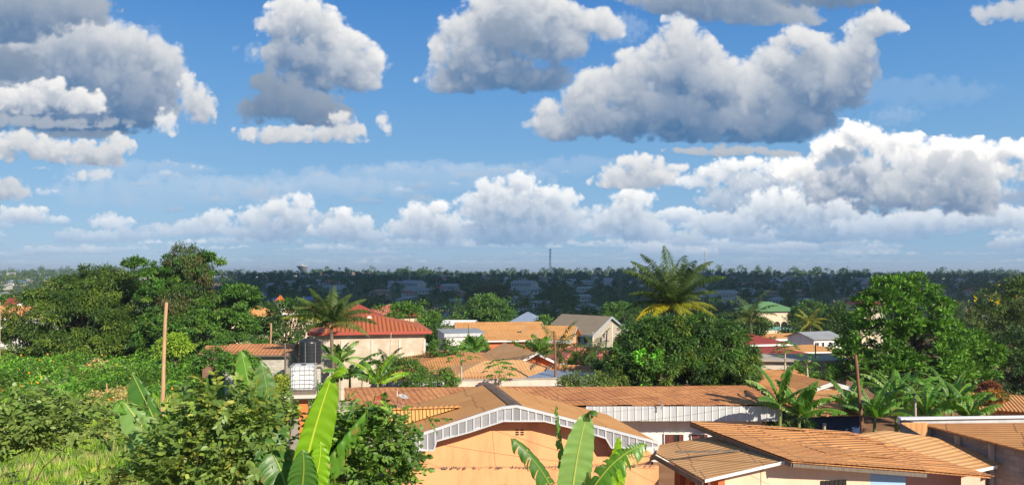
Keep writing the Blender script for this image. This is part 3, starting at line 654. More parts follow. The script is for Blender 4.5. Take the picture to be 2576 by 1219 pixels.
def house(name, label, cat, u, Y, W, D, ve, vr, rot, roof, wm, rm, over=.5, fas=None, fh=.22, wins=(), group=None, zr_at=None, base=None, wfr='trim_white', wpn='glass', drop=.3):
    x = (u - 1288) / KF * Y; g0 = gzf(x, Y) if base is None else base
    root = empty(name, (x, Y, g0), rot, label, cat, group)
    e = CZ - (ve - HZ) / KF * Y - g0
    yr = {'gable_y': Y, 'gable_x': Y + D / 2 * math.cos(rot), 'hip': Y + D / 2 * math.cos(rot), 'mono': Y + D * math.cos(rot)}[roof]
    r = CZ - (vr - HZ) / KF * yr - g0; r = max(r, e + .15)
    w2 = W / 2; wb = MB(); b0 = -drop
    c4 = [(-w2, 0), (w2, 0), (w2, D), (-w2, D)]; eh = e - .08
    if roof == 'gable_y': sh = lambda xx, yy: eh + (r - e) * (1 - abs(xx) / w2)
    elif roof == 'gable_x': sh = lambda xx, yy: eh + (r - e) * (1 - abs(yy - D / 2) / (D / 2))
    elif roof == 'mono': sh = lambda xx, yy: eh + (r - e) * yy / D
    else: sh = lambda xx, yy: eh
    for i in range(4):
        a, c = c4[i], c4[(i + 1) % 4]; md = ((a[0] + c[0]) / 2, (a[1] + c[1]) / 2)
        pts = [(a[0], a[1], b0), (c[0], c[1], b0), (c[0], c[1], sh(*c))]
        if sh(*md) > max(sh(*a), sh(*c)) + .01: pts.append((md[0], md[1], sh(*md)))
        pts.append((a[0], a[1], sh(*a))); wb.face(pts)
    wb.build('wall', M[wm], root)
    rb = MB(); ov = over; t = .06
    if roof == 'gable_y':
        sl = (r - e) / w2; lo = e - sl * ov
        rb.slab([(-w2 - ov, -ov, lo), (0, -ov, r), (0, D + ov, r), (-w2 - ov, D + ov, lo)], t, along=(w2, 0, r - e)); rb.slab([(0, -ov, r), (w2 + ov, -ov, lo), (w2 + ov, D + ov, lo), (0, D + ov, r)], t, along=(-w2, 0, r - e))
        edges = [((-w2 - ov, -ov, lo), (0, -ov, r)), ((0, -ov, r), (w2 + ov, -ov, lo)), ((-w2 - ov, D + ov, lo), (-w2 - ov, -ov, lo)), ((w2 + ov, -ov, lo), (w2 + ov, D + ov, lo))]
    elif roof == 'gable_x':
        sl = (r - e) / (D / 2); lo = e - sl * ov
        rb.slab([(-w2 - ov, -ov, lo), (w2 + ov, -ov, lo), (w2 + ov, D / 2, r), (-w2 - ov, D / 2, r)], t, along=(0, D / 2, r - e)); rb.slab([(-w2 - ov, D / 2, r), (w2 + ov, D / 2, r), (w2 + ov, D + ov, lo), (-w2 - ov, D + ov, lo)], t, along=(0, -D / 2, r - e))
        edges = [((-w2 - ov, -ov, lo), (w2 + ov, -ov, lo)), ((-w2 - ov, D / 2, r), (-w2 - ov, -ov, lo)), ((w2 + ov, -ov, lo), (w2 + ov, D / 2, r))]
    elif roof == 'mono':
        rb.slab([(-w2 - ov, -ov, e), (w2 + ov, -ov, e), (w2 + ov, D + ov, r), (-w2 - ov, D + ov, r)], t, along=(0, D, r - e))
        edges = [((-w2 - ov, -ov, e), (w2 + ov, -ov, e))]
    else:
        a, c = w2 + ov, D + ov; k = min(w2, D / 2); sl = (r - e) / k; lo = e - sl * ov
        if W >= D: A1, A2 = (-w2 + D / 2, D / 2, r), (w2 - D / 2, D / 2, r)
        else: A1, A2 = (0, w2, r), (0, D - w2, r)
        p = [(-a, -ov, lo), (a, -ov, lo), (a, c, lo), (-a, c, lo)]
        if W >= D:
            rb.face([p[0], p[1], A2, A1], along=(0, 1, sl)); rb.face([p[1], p[2], A2], along=(-1, 0, sl)); rb.face([p[2], p[3], A1, A2], along=(0, -1, sl)); rb.face([p[3], p[0], A1], along=(1, 0, sl))
        else:
            rb.face([p[0], p[1], A1], along=(0, 1, sl)); rb.face([p[1], p[2], A2, A1], along=(-1, 0, sl)); rb.face([p[2], p[3], A2], along=(0, -1, sl)); rb.face([p[3], p[0], A1, A2], along=(1, 0, sl))
        rb.face([(q[0], q[1], q[2] - .03) for q in p[::-1]])
        edges = [(p[0], p[1]), (p[1], p[2]), (p[3], p[0])]
    ro = rb.build('roof', M[rm], root)
    if fas:
        fb = MB()
        for a, c in edges:
            a, c = Vector(a), Vector(c); d = (c - a); n = Vector((d.y, -d.x, 0)).normalized()
            q = [a + n * .012, c + n * .012, c + n * .012 - Vector((0, 0, fh)), a + n * .012 - Vector((0, 0, fh))]
            fb.plate([Vector(k) + Vector((0, 0, .02)) for k in q], n * .025)
        fb.build('fascia', M[fas], ro)
    for wn in wins:
        face, wx, wz, ww, wh = wn[:5]; bars = wn[5] if len(wn) > 5 else 0; fm = wn[6] if len(wn) > 6 else wfr; pm = wn[7] if len(wn) > 7 else wpn
        if face == 'f': window(root, (wx, -.03, wz), 0, ww, wh, M[fm], M[pm], bars=bars)
        elif face == 'l': window(root, (-w2 - .03, wx, wz), R(-90), ww, wh, M[fm], M[pm], bars=bars)
        else: window(root, (w2 + .03, wx, wz), R(90), ww, wh, M[fm], M[pm], bars=bars)
    return root
A12 = R(12)

# --- the orange house with the white metal gable, nearest the balcony
hA = empty('gable_house', (.2, 28, 0), 0, 'orange rendered house with rusty gable roof and pale metal fascia facing the balcony', 'house'); oA = hA.location
rd = Vector((-.208, .978, 0)); fx = Vector((.978, .208, 0)); pk = Vector((.17, 28, 5.22)); nf = Vector((.208, -.978, 0))
Lf = pk - fx * 3.9 - Vector((0, 0, .98)); Rt = pk + fx * 5.42 - Vector((0, 0, 1.56)); pb = pk + rd * 5.7
rb = MB()
Lb, Rb = Lf + rd * 5.7, Rt + rd * 5.7
rb.slab([Lf, pk, pb, Lb], .05, along=(pk - Lf)); rb.slab([pk, Rt, Rb, pb], .05, along=(pk - Rt))
roofA = rb.build('roof', M['rust_tan'], hA, org=oA)
nl = (pk - Lf).cross(rd).normalized(); off = nl * (-.02 if nl.z < 0 else .02)
V1 = onpl(1158, 1026, Lf, nl); V2 = onpl(1000, 1076, Lf, nl); E1 = V1 - fx * 3.15
lb = MB(); up2 = Vector((0, 0, .05)); V1 += up2; V2 += up2; E1 += up2; E2 = V2 + (E1 - V1) * .42
lb.face([E2, V2, V1, E1], 0, along=(V1 - V2).cross(fx).cross(fx) * -1)
lb.face([E1, V1, V1 + rd * 1.4 - Vector((0, 0, .35)), E1 + rd * 1.4 - Vector((0, 0, .35))])
lb.build('lower_roof', M['rust_rib'], hA, org=oA)
c = MB(); c.box(E1 * .5 + V1 * .5 + Vector((0, 0, .03)), ((V1 - E1).length, .22, .05), rz=math.atan2(fx.y, fx.x)); c.build('ridge_flashing', M['rust_tan'], hA, org=oA)
c = MB(); ud = Vector((0, 0, .03)); wl_ = -fx * .24 - Vector((0, 0, .06)); wr_ = fx * .24 - Vector((0, 0, .06))
c.face([pk + ud + wl_, pk + ud, pb + ud, pb + ud + wl_]); c.face([pk + ud, pk + ud + wr_, pb + ud + wr_, pb + ud]); c.build('ridge_cap', M['ridge'], roofA, org=oA)
# fascia traced on the plane of the gable
top = [(1026, 1099), (1150, 1057), (1262, 1021), (1300, 1017), (1380, 1037), (1520, 1073), (1656, 1109)]
outl = [(1026, 1133), (1034, 1134), (1091, 1133), (1098, 1110), (1180, 1088), (1266, 1060), (1369, 1060), (1450, 1080), (1524, 1103), (1538, 1127), (1655, 1126)]
pf = pk - rd * .03
tp = [onpl(u, v, pf, nf) for u, v in top]; ol = [onpl(u, v, pf, nf) for u, v in outl]
def interp(poly, u):
    for (u0, v0), (u1, v1) in zip(poly, poly[1:]):
        if u0 <= u <= u1: return v0 + (v1 - v0) * (u - u0) / max(u1 - u0, 1e-6)
    return poly[-1][1]
us = sorted(set([p[0] for p in top] + [p[0] for p in outl])); fb = MB()
for a, c_ in zip(us, us[1:]):
    if c_ - a < .5: continue
    a2, c2 = a + 1e-3, c_ - 1e-3
    fb.plate([onpl(a, interp(outl, a2), pf, nf), onpl(c_, interp(outl, c2), pf, nf), onpl(c_, interp(top, c2), pf, nf), onpl(a, interp(top, a2), pf, nf)], -nf * .03)
fo = fb.build('fascia', M['fascia_silver'], roofA, org=oA)
bt = MB()
u = 1036.0
while u < 1652:
    a, c_ = interp(outl, u), interp(top, u); q = onpl(u, c_ + 8, pf + nf * .02, nf); q2 = onpl(u, a - 1, pf + nf * .02, nf); q3 = q
    bt.box((q3 + q2) / 2, (.05, .035, max((q3 - q2).length, .1)), rz=math.atan2(fx.y, fx.x)); u += 19.5
for poly, dv, hh in ((top, 4, .10), (outl, -2, .05)):
    for (u0, v0), (u1, v1) in zip(poly, poly[1:]):
        p, q = onpl(u0, v0 + dv, pf + nf * .03, nf), onpl(u1, v1 + dv, pf + nf * .03, nf); d = q - p
        if d.length < .05: continue
        s_ = d.cross(nf).normalized() * hh / 2
        bt.plate([p - s_, q - s_, q + s_, p + s_], nf * .025)
bt.build('fascia_batten', M['fascia'], fo, org=oA)
wb = MB(); pw = pk + rd * .62
Lw = [onpl(u, v, pw, nf) for u, v in ((1010, 1240), (1640, 1240))]
w_l, w_r = pw - fx * 3.45, pw + fx * 4.95
def up_to(p, z): return Vector((p.x, p.y, z))
wb.face([up_to(w_l, -.3), up_to(w_r, -.3), up_to(w_r, 3.66), up_to(pw, 5.1), up_to(w_l, 4.24)])
wb.face([up_to(w_r, -.3), up_to(w_r + rd * 4.9, -.3), up_to(w_r + rd * 4.9, 3.66), up_to(w_r, 3.66)])
wb.face([up_to(w_l + rd * 4.9, -.3), up_to(w_l, -.3), up_to(w_l, 4.24), up_to(w_l + rd * 4.9, 4.24)])
wb.build('wall', M['orange'], hA, org=oA)
vb = MB()
for k in range(2):
    for j in range(3):
        q = onpl(1301 + k * 12.5, 1080.5 + j * 5.6, pw + nf * .005, nf); vb.box(q, (.125, .02, .05), rz=math.atan2(fx.y, fx.x))
vb.build('vent_block', M['painted_shade'], hA, org=oA)  # dark boxes on the wall stand for the shaded holes
dp = MB(); q0 = Rt + Vector((0, 0, -.12)) - nf * .2
dp.tube([q0, q0 - Vector((0, 0, .35)), q0 - Vector((.28, 0, .75)), q0 - Vector((.55, -.1, 1.0))], .06, 8); dp.build('downpipe', M['trim_white'], hA, org=oA)

# boundary wall in front of it, broken glass along its top
bw = empty('boundary_wall', (0, 26.6, 0), 0, 'orange boundary wall topped with broken glass below the gable house', 'wall'); ob_ = bw.location
b1, b2 = Q(972, 1179, 26.2), Q(1657, 1171, 27.3); w_ = MB(); nb = Vector((.1, -1, 0)).normalized()
pts = [up_to(b1, -.3), up_to(b2, -.3), b2, b1]; w_.plate(pts, -nb * .2); w_.build('wall', M['orange'], bw, org=ob_)
gl = MB(); d = b2 - b1
for k in range(120):
    q = b1 + d * rnd.random() - nb * -.1 * rnd.random(); h_ = rnd.uniform(.03, .11); s_ = rnd.uniform(.02, .05)
    gl.face([q + Vector((-s_, 0, 0)), q + Vector((s_, .02, 0)), q + Vector((rnd.uniform(-s_, s_), 0, h_))])
gl.build('glass_shards', M['grey_wood'], bw, org=ob_)
aw = empty('awning', (4.6, 28, 0), 0, 'low rusty lean-to sheet between the gable house and its boundary wall', 'awning')
m_ = MB(); m_.slab([P(1494, 1182, 3.0), P(1590, 1168, 3.0), P(1655, 1150, 3.1), P(1628, 1131, 3.35), P(1500, 1160, 3.3)], .04); m_.build('roof', M['rust_tan2'], aw, org=aw.location)
for u_ in (1510, 1640):
    m_ = MB(); q = P(u_, 1160, 3.05); m_.tube([q, up_to(q, 0)], .05); m_.build('post', M['grey_wood'], aw, org=aw.location)

# --- the long house behind, ridge across the view
hB = empty('long_house', (3, 42, 0), 0, 'long low house under old rusted corrugated roof with tall white metal fascia', 'house'); oB = hB.location
r1, r2 = Q(866, 977, 43.3), Q(1945, 971, 43.6); e2, e1 = Q(1966, 1019, 40.0), Q(1478, 1019, 39.8); l1, l2 = Q(877, 1058, 37.6), Q(1320, 1052, 37.9)
mid = Q(1300, 976, 43.4)
rb = MB()
nseg = 44
def lerp(a, c, t): return a + (c - a) * t
wv = [rnd.uniform(-.035, .035) for _ in range(nseg + 1)]
for i in range(nseg):                          # slightly sagging old sheets, row over row
    for rw in range(3):
        t0, t1 = i / nseg, (i + 1) / nseg; s0, s1 = rw / 3, (rw + 1) / 3
        def pt(tt, s_, k):
            rg0 = lerp(r1, r2, tt); ed = lerp(l1, e2, tt) if tt < .40 else lerp(lerp(l1, e2, .40), e2, (tt - .4) / .6)
            if tt < .5: eg = lerp(l1, Q(1478, 1046, 38.3), tt / .56) if tt < .5 else e1
            else: eg = lerp(e1, e2, (tt - .5654) / .4346)
            q = lerp(eg, rg0, s_); return q + Vector((0, 0, wv[k] * (1 - s_) + .02 * (2 - rw)))
        rb.slab([pt(t0, s0, i), pt(t1, s0, i + 1), pt(t1, s1 + .04, i + 1), pt(t0, s1 + .04, i)], .02, along=(lerp(r1, r2, .5) - lerp(l1, e2, .5)) + Vector((-1.3, 0, 0)))
back = [r2 + Vector((0, 4, -.5)), r1 + Vector((0, 4, -.5))]; rb.face([r1, r2, back[0], back[1]])
roofB = rb.build('roof', M['rust_old'], hB, org=oB)
fb = MB(); f1, f2 = Q(1476, 1021, 39.85), Q(1966, 1021, 40.0); f3, f4 = Q(1966, 1058, 40.0), Q(1476, 1058, 39.85)
fb.plate([f4, f3, f2, f1], Vector((0, .03, 0))); fo = fb.build('fascia', M['fascia'], roofB, org=oB)
bt = MB(); n_ = 28
for k in range(n_ + 1):
    q, q2 = lerp(f1, f2, k / n_), lerp(f4, f3, k / n_); bt.box((q + q2) / 2 + Vector((0, -.02, 0)), (.05, .03, (q - q2).length))
bt.build('fascia_batten', M['trim_white'], fo, org=oB)
wb = MB(); w1, w2_ = Q(1420, 1058, 41.0), Q(1950, 1058, 41.1)
wb.face([up_to(w1, -.3), up_to(w2_, -.3), up_to(w2_, 2.9), up_to(w1, 2.9)]); w3 = Q(880, 1060, 38.3); w4 = Q(1420, 1060, 38.6)
wb.face([up_to(w3, -.3), up_to(w4, -.3), up_to(w4, 2.75), up_to(w3, 2.75)], 1); wb.face([up_to(w4, -.3), up_to(w1, -.3), up_to(w1, 2.75), up_to(w4, 2.75)])
wb.face([up_to(w2_, -.3), up_to(w2_, -.3) + Vector((0, 3, 0)), up_to(w2_, 2.9) + Vector((0, 3, 0)), up_to(w2_, 2.9)]); wb.build('wall', [M['white'], M['cement']], hB, org=oB)
for u_, w_w in ((1696, .95), (1760, .8)):
    q = Q(u_, 1121, 40.97); sh = MB(); sh.box((q.x - w_w * .27, 40.95, q.z + .3), (w_w * .5, .06, .62)); sh.box((q.x + w_w * .38, 40.93, q.z + .3), (w_w * .25, .06, .62)); so = sh.build('shutter', M['brown_wood'], hB, org=oB)
    pn = MB(); pn.box((q.x + w_w * .12, 40.97, q.z + .3), (w_w * .28, .04, .6)); pn.build('opening', M['painted_shade'], so, org=oB)  # dark panel painted as the shade between the shutters
    fr = MB()
    for dx in (-w_w * .54, w_w * .54): fr.box((q.x + dx, 40.96, q.z + .3), (.06, .05, .7))
    fr.box((q.x, 40.96, q.z + .66), (w_w * 1.16, .06, .07)); fr.build('window_frame', M['trim_white'], hB, org=oB)
lf = MB(); lf.face([Q(867, 979, 43.3), Q(877, 1060, 37.6), up_to(Q(877, 1060, 37.6), -.3), up_to(Q(867, 979, 43.3), -.3)]); lf.build('end_wall', M['earth_wall'], hB, org=oB)

# --- the rusty low house at the right front
hC = empty('low_house', (9, 27, 0), 0, 'low cream and orange house under patched rusted sheets at the lower right', 'house'); oC = hC.location
Ca, Cb, Cc, Cd = P(1660, 1117, 3.4), P(1815, 1093, 3.9), P(1990, 1155, 3.9), P(1773, 1206, 3.36)
rb = MB(); rb.slab([Cd, Cc, Cb, Ca, P(1651, 1138, 3.34)], .05, along=(Cb - Ca) + (Cc - Cd)); rb.build('left_roof', M['rust_tan2'], hC, org=oC)
D1, D2, D3, D4, D5 = P(1733, 1058, 4.35), P(1940, 1071, 4.2), P(2123, 1083, 4.02), P(2493, 1197, 2.95), P(2335, 1183, 3.35)
D6, D7 = P(1992, 1157, 3.98), P(1822, 1094, 4.1)
rb = MB(); al = D5 - D6
rows = [[lerp(D1, D7, t) if t <= .5 else lerp(lerp(D1, D7, .5), D6, (t - .5) * 2) for t in (0, .25, .5, .75, 1)]]
def edgeL(t): return lerp(D1, D7, t / .45) if t < .45 else lerp(D7, D6, (t - .45) / .55)
def edgeR(t): return lerp(D3, D4, t)
NA, NB = 9, 3
for i in range(NA):
    for j in range(NB):
        def g2(tt, ss):
            a_, c2 = edgeL(tt), edgeR(tt)
            q = lerp(a_, c2, ss); md = 4 * ss * (1 - ss)
            if tt > .55: q = lerp(q, lerp(lerp(D6, D5, min(ss / .68, 1)), D4, max((ss - .68) / .32, 0)), (tt - .55) / .45)
            return q
        z_ = rnd.uniform(0, .012); z2 = z_ + (rnd.uniform(.01, .05) if rnd.random() < .3 else 0)
        q = [g2((i) / NA, j / NB), g2((i) / NA, (j + 1.06) / NB), g2((i + 1.05) / NA, (j + 1.06) / NB), g2((i + 1.05) / NA, j / NB)]
        lift = [z_, z_, z2 + .02, z2]
        rb.slab([p + Vector((0, 0, l_ + .012 * (j % 2))) for p, l_ in zip(q[::-1], lift[::-1])], .015, along=al)
dn_ = Vector((0, 0, .05)); rb.slab([q - dn_ for q in (D6, D5, D4, D3, D1, D7)], .02, along=al)
rb.build('right_roof', M['rust_orange'], hC, org=oC)
c = MB(); d = (Cc - Cb).normalized(); s_ = Vector((d.y, -d.x, 0)).normalized()
if s_.x > 0: s_ = -s_
c.slab([Cb + Vector((0, 0, .05)), Cc + Vector((0, 0, .05)), Cc + s_ * .3 + Vector((0, 0, 0.0)), Cb + s_ * .3], .02); c.build('ridge_cap', M['ridge_grey'], hC, org=oC)
fl = MB()
for a, c_, h_, o_ in ((Cd, Cc, .10, .03),):
    a, c_ = a + Vector((0, -.03, .02)), c_ + Vector((0, -.03, .02)); fl.plate([a - Vector((0, 0, h_)), c_ - Vector((0, 0, h_)), c_, a], (0, .02, 0))
fl.build('edge_flashing', M['trim_white'], hC, org=oC)
fl = MB()
for a, c_ in ((D6, D5), (Cd, P(1651, 1138, 3.34)), (D1, D7), (D7, D6)):
    a, c_ = a - Vector((0, 0, .05)), c_ - Vector((0, 0, .07)); dd = (c_ - a); nn = Vector((dd.y, -dd.x, 0)).normalized() * -.05
    a, c_ = a + nn, c_ + nn
    fl.plate([a - Vector((0, 0, .17)), c_ - Vector((0, 0, .17)), c_, a], nn * .6)
fl.build('bargeboard', M['grey_wood'], hC, org=oC)
def inset(p, dx, dy): return Vector((p.x + dx, p.y + dy, 0))
k1, k2, k3, k4, k5 = inset(Cd, .55, .45), inset(Cc, 0, .5), inset(D5, -.55, .42), inset(D3, -.3, -.3), inset(Ca, .5, -.3)
kb = lerp(k2, k3, .70); 
wb = MB()
for a, c_, z1, z2 in ((k1, k2, 3.32, 3.72), (k2, kb, 3.78, 3.5)): wb.face([up_to(a, -.3), up_to(c_, -.3), up_to(c_, z2), up_to(a, z1)])
wb.build('front_wall', M['cream'], hC, org=oC)
wb = MB(); wb.face([up_to(kb, -.3), up_to(k3, -.3), up_to(k3, 3.3), up_to(kb, 3.5)]); wb.build('painted_wall', M['skyblue'], hC, org=oC)
wb = MB(); a = lerp(kb, k3, .05); c_ = lerp(kb, k3, .62)
wb.face([up_to(k3, -.3), up_to(k4, -.3), up_to(k4, 3.6), up_to(k3, 3.2)]); wb.build('side_wall', M['pink'], hC, org=oC)
wb = MB()
for t0, t1 in ((0, .16), (.34, .46), (.62, .72), (.86, 1)):
    a, c_ = lerp(k1, k5, t0), lerp(k1, k5, t1); wb.plate([up_to(c_, -.3), up_to(a, -.3), up_to(a, 3.3), up_to(c_, 3.3)], (.22, 0, 0))
wb.build('porch_pillars', M['orange2'], hC, org=oC)
wb = MB(); a, c_ = k1 + Vector((1.5, .3, 0)), k5 + Vector((1.5, 0, 0)); wb.face([up_to(c_, -.3), up_to(a, -.3), up_to(a, 3.5), up_to(c_, 3.5)]); wb.build('porch_wall', M['brown_wood'], hC, org=oC)
vb = MB(); q = lerp(k2, k3, .30); dd = (k3 - k2).normalized()
for k in range(6): vb.box(up_to(q + dd * .16 * k, 2.93) + Vector((0, -.02, 0)), (.12, .04, .2), rz=math.atan2(dd.y, dd.x))
vb.build('vent_block', M['painted_shade'], hC, org=oC)  # row of near-black boxes, shade of the vents put in as colour
pl = MB(); a, c_ = P(1652, 1152, 3.5), P(1852, 1133, 3.75); a, c_ = P(1700, 1147, 3.62), P(1864, 1129, 3.82); pl.box((a + c_) / 2 + Vector((0, 0, .05)), ((a - c_).length, .09, .05), rz=math.atan2(c_.y - a.y, c_.x - a.x))
tag(pl.build('timber_batten', M['grey_wood']), 'thin grey batten lying across the tan roof sheets', 'timber')

# lower ribbed roof behind its right end
hC2 = empty('rear_shed', (17, 31, 0), 0, 'shed under a ribbed tan sheet roof half shaded by the block wall', 'shed'); o2 = hC2.location
G = [P(2443, 1184, 2.55), P(2508, 1170, 2.55), P(2548, 1160, 2.6), P(2350, 1099, 3.2), P(2228, 1081, 3.4), P(2150, 1092, 3.4)]
rb = MB(); rb.slab(G, .05, along=(G[4] - G[5]) * -1); rb.build('roof', M['rust_tan2'], hC2, org=o2)
wb = MB(); a, c_ = inset(G[0], -.2, .3), inset(G[1], -.2, .35); e_ = inset(G[4], -.3, -.4)
wb.face([up_to(a, -.3), up_to(c_, -.3), up_to(c_, 2.5), up_to(a, 2.5)]); wb.face([up_to(c_, -.3), up_to(e_, -.3), up_to(e_, 3.2), up_to(c_, 2.5)]); wb.build('wall', M['pink'], hC2, org=o2)
fl = MB(); fl.plate([G[0] - Vector((0, .03, .1)), G[1] - Vector((0, .03, .1)), G[1] - Vector((0, .03, -.02)), G[0] - Vector((0, .03, -.02))], (0, .02, 0)); fl.build('edge_flashing', M['trim_white'], hC2, org=o2)

# --- the block house at the right edge
hD = empty('block_house', (19, 33, 0), 0, 'grey cement block house under a broad rusty sheet at the right edge', 'house'); oD = hD.location
D_ = [P(2314, 1064, 3.62), P(2640, 1148, 3.3), P(2760, 1100, 3.85), P(2600, 1062, 4.0)]
rb = MB(); rb.slab(D_, .06, along=(D_[3] - D_[0])); roofD = rb.build('roof', M['rust_orange'], hD, org=oD)
rb = MB(); rb.slab([P(2268, 1062, 3.75), P(2336, 1102, 3.05), P(2336, 1068, 3.55), P(2330, 1061, 3.75)], .04); rb.build('small_roof', M['rust_tan2'], hD, org=oD)
fb = MB(); a, c_ = Q(2264, 1049, 35), Q(2680, 1047, 35.6); fb.plate([a - Vector((0, 0, .30)), c_ - Vector((0, 0, .30)), c_, a], (0, .25, 0)); fb.build('parapet', M['fascia'], hD, org=oD)
fb = MB(); fb.box((a + c_) / 2 + Vector((0, -.05, .0)), ((a - c_).length + .1, .2, .09), rz=.08); fb.build('coping', M['trim_white'], hD, org=oD)
wb = MB(); a, c_ = inset(D_[0], .35, .05), inset(D_[1], .3, .3); wb.face([up_to(a, -.3), up_to(c_, -.3), up_to(c_, 3.25), up_to(a, 3.55)])
a2 = Q(2264, 1049, 35.2); wb.face([up_to(a2, -.3), up_to(a, -.3), up_to(a, 3.5), up_to(a2, 3.4)])
c2 = Q(2680, 1047, 35.8); wb.face([up_to(c2, -.3), up_to(a2, -.3), up_to(a2, 3.3), up_to(c2, 3.4)])
wb.build('wall', M['block'], hD, org=oD)
pb_ = MB()
for t in (0.02, .28, .56, .84):
    q = lerp(a, c_, t); pb_.box(up_to(q, 1.5) + Vector((-.09, -.05, 0)), (.16, .16, 3.9 - t * .5))
pb_.build('pier', M['cement'], hD, org=oD)

# --- houses behind, street by street
hS = house('painted_house', 'cement rendered house under a bright orange-red hipped roof beside the black tank', 'house', 932, 64, 8.9, 9.6, 829, 788, A12, 'hip', 'stucco', 'roof_orange', .55, 'trim_red', .24)
pm_ = MB()
for x_ in (-4.45, -2.3, .15, 2.4, 4.45): pm_.box((x_, -.03, 2.3), (.2, .07, 5.2))
pm_.build('pilaster', M['pale_cement'], hS)
ap = MB(); ap.slab([(4.6, 1, 4.4), (4.6, 7, 4.4), (9.2, 7, 1.6), (9.2, 1, 1.6)], .05, along=(-1, 0, .6)); ap.build('side_roof', M['roof_grey'], hS)
gb = MB(); gb.plate([(-.9, 3.2, 5.9), (.9, 3.2, 5.9), (0, 3.2, 6.75)], (0, .1, 0)); gb.build('roof_vent', M['trim_white'], hS)
house('villa', 'house with dull red hipped roof directly behind the cement rendered house', 'house', 899, 90, 6, 7, 799, 762, A12, 'hip', 'cream', 'roof_red', .6, 'trim_red')
house('villa', 'small red hipped roof half hidden in dark trees past the rendered house', 'house', 985, 104, 7, 7, 788, 764, A12, 'hip', 'cream', 'roof_pink', .5, 'trim_red')
house('cottage', 'broad low house under a tan hipped roof behind the orange gable house', 'house', 1150, 58, 8.2, 11, 926, 884, A12, 'hip', 'cement', 'rust_orange', .5, 'trim_white', .2)
house('cottage', 'low tan roofed house with white fascia left of the two papaya trees', 'house', 1120, 52, 7.5, 5, 953, 931, R(4), 'gable_x', 'cement', 'rust_orange', .4, 'fascia', .35)
house('cottage', 'low house with wide dusty roof and long pale gutter behind the right papaya', 'house', 1285, 53, 8.6, 6, 949, 905, A12, 'hip', 'cement', 'rust_tan2', .5, 'trim_white', .16)
hf = house('cottage', 'tan roofed house with a wall of pierced vent blocks beside the pole', 'house', 1345, 58, 6, 8, 934, 885, R(16), 'gable_y', 'orange2', 'rust_tan2', .5, 'trim_white', .18)
vb = MB()
for i in range(7):
    for j in range(3): vb.box((.9 + i * .24 + (j % 2) * .1, -.02, 2.05 + j * .17), (.11, .03, .1))
vb.build('vent_block', M['painted_shade'], hf)  # pierced holes shown as shade-coloured boxes
house('cottage', 'small house with tan sheet roof next to the blue metal roof', 'house', 1468, 52, 4.6, 5, 949, 918, R(-14), 'gable_x', 'cement', 'rust_old', .45, 'trim_grey', .15)
house('shed', 'shed with bluish aluminium sheet roof behind the long rusty roof', 'shed', 1400, 47.5, 6.0, 5, 973, 938, R(-30), 'mono', 'cement', 'roof_blue', .3)
house('bungalow', 'faded red hipped roof at the foot of the two storey concrete house', 'house', 1475, 70, 4.6, 5.4, 905, 868, A12, 'hip', 'cream', 'roof_pink', .4, 'trim_white')
house('bungalow', 'faded red roof running behind the dark mango tree', 'house', 1555, 66, 5.6, 5, 914, 880, A12, 'hip', 'cream', 'roof_pink', .4)
hg = house('brick_bungalow', 'long house with orange walls under a tan roof behind the white block', 'house', 1262, 97, 10.4, 7, 835, 809, R(8), 'gable_x', 'orange2', 'rust_tan', .5, 'trim_white', .16, wins=[('f', -1.5, 1.0, 1.2, 1.0, 0, 'brown_wood'), ('f', 2.5, 1.0, 1.2, 1.0, 0, 'brown_wood')])
house('brick_bungalow', 'smaller orange walled wing with its own tan roof and brick gable', 'house', 1290, 86, 5.4, 5, 853, 836, R(8), 'gable_x', 'orange2', 'rust_tan', .4, 'trim_white', .16, wins=[('f', -1, .9, .9, 1.0)])
house('brick_bungalow', 'tan roofed house with split level clerestory left of the concrete house', 'house', 1372, 92, 5.5, 7, 850, 818, R(-14), 'gable_x', 'orange', 'rust_tan', .5, 'fascia', .35)
hh = house('garden_store', 'low white block building with flat roof and ribbed fascia', 'building', 1172, 88, 4.7, 6, 838, 832, R(14), 'mono', 'white', 'roof_grey', .15, 'fascia', .4)
house('hall', 'long low roof sheeted in white metal above the white block', 'building', 1150, 118, 4.6, 6, 816, 804, R(-4), 'gable_x', 'cement', 'trim_white', .3)
house('villa', 'cream house with blue-grey metal roof left of the concrete house', 'house', 1322, 150, 6.4, 6, 809, 784, R(-10), 'hip', 'cream', 'roof_blue', .4)
hk = house('two_storey_house', 'two storey bare concrete house with grey-brown roof and shaded long side', 'house', 1534, 185, 12.6, 15, 834, 795, R(43), 'gable_y', 'cement', 'roof_brown', .7, 'trim_grey', .5, base=-8.8,
      wins=[('f', -2.3, 3.2, 1.0, 1.3, 2, 'trim_white', 'brown_wood'), ('f', 3.0, 4.7, 1.3, 1.1, 3, 'trim_white', 'brown_wood')] + [('l', 2.0 + 2.4 * k, 2.4, 1.1, 1.9, 0, 'brown_wood') for k in range(5)])
for x_ in (-6.2, .7):
    p_ = MB(); p_.box((x_, -.08, 2.2), (.4, .16, 5.4 if x_ < 0 else 8.6)); p_.build('pilaster', M['cream'], hk)
p_ = MB(); p_.box((3.4, -.1, 1.1), (4.6, .1, 2.4)); p_.build('garage_opening', M['painted_shade'], hk)  # flat dark box in place of the garage's inner shade
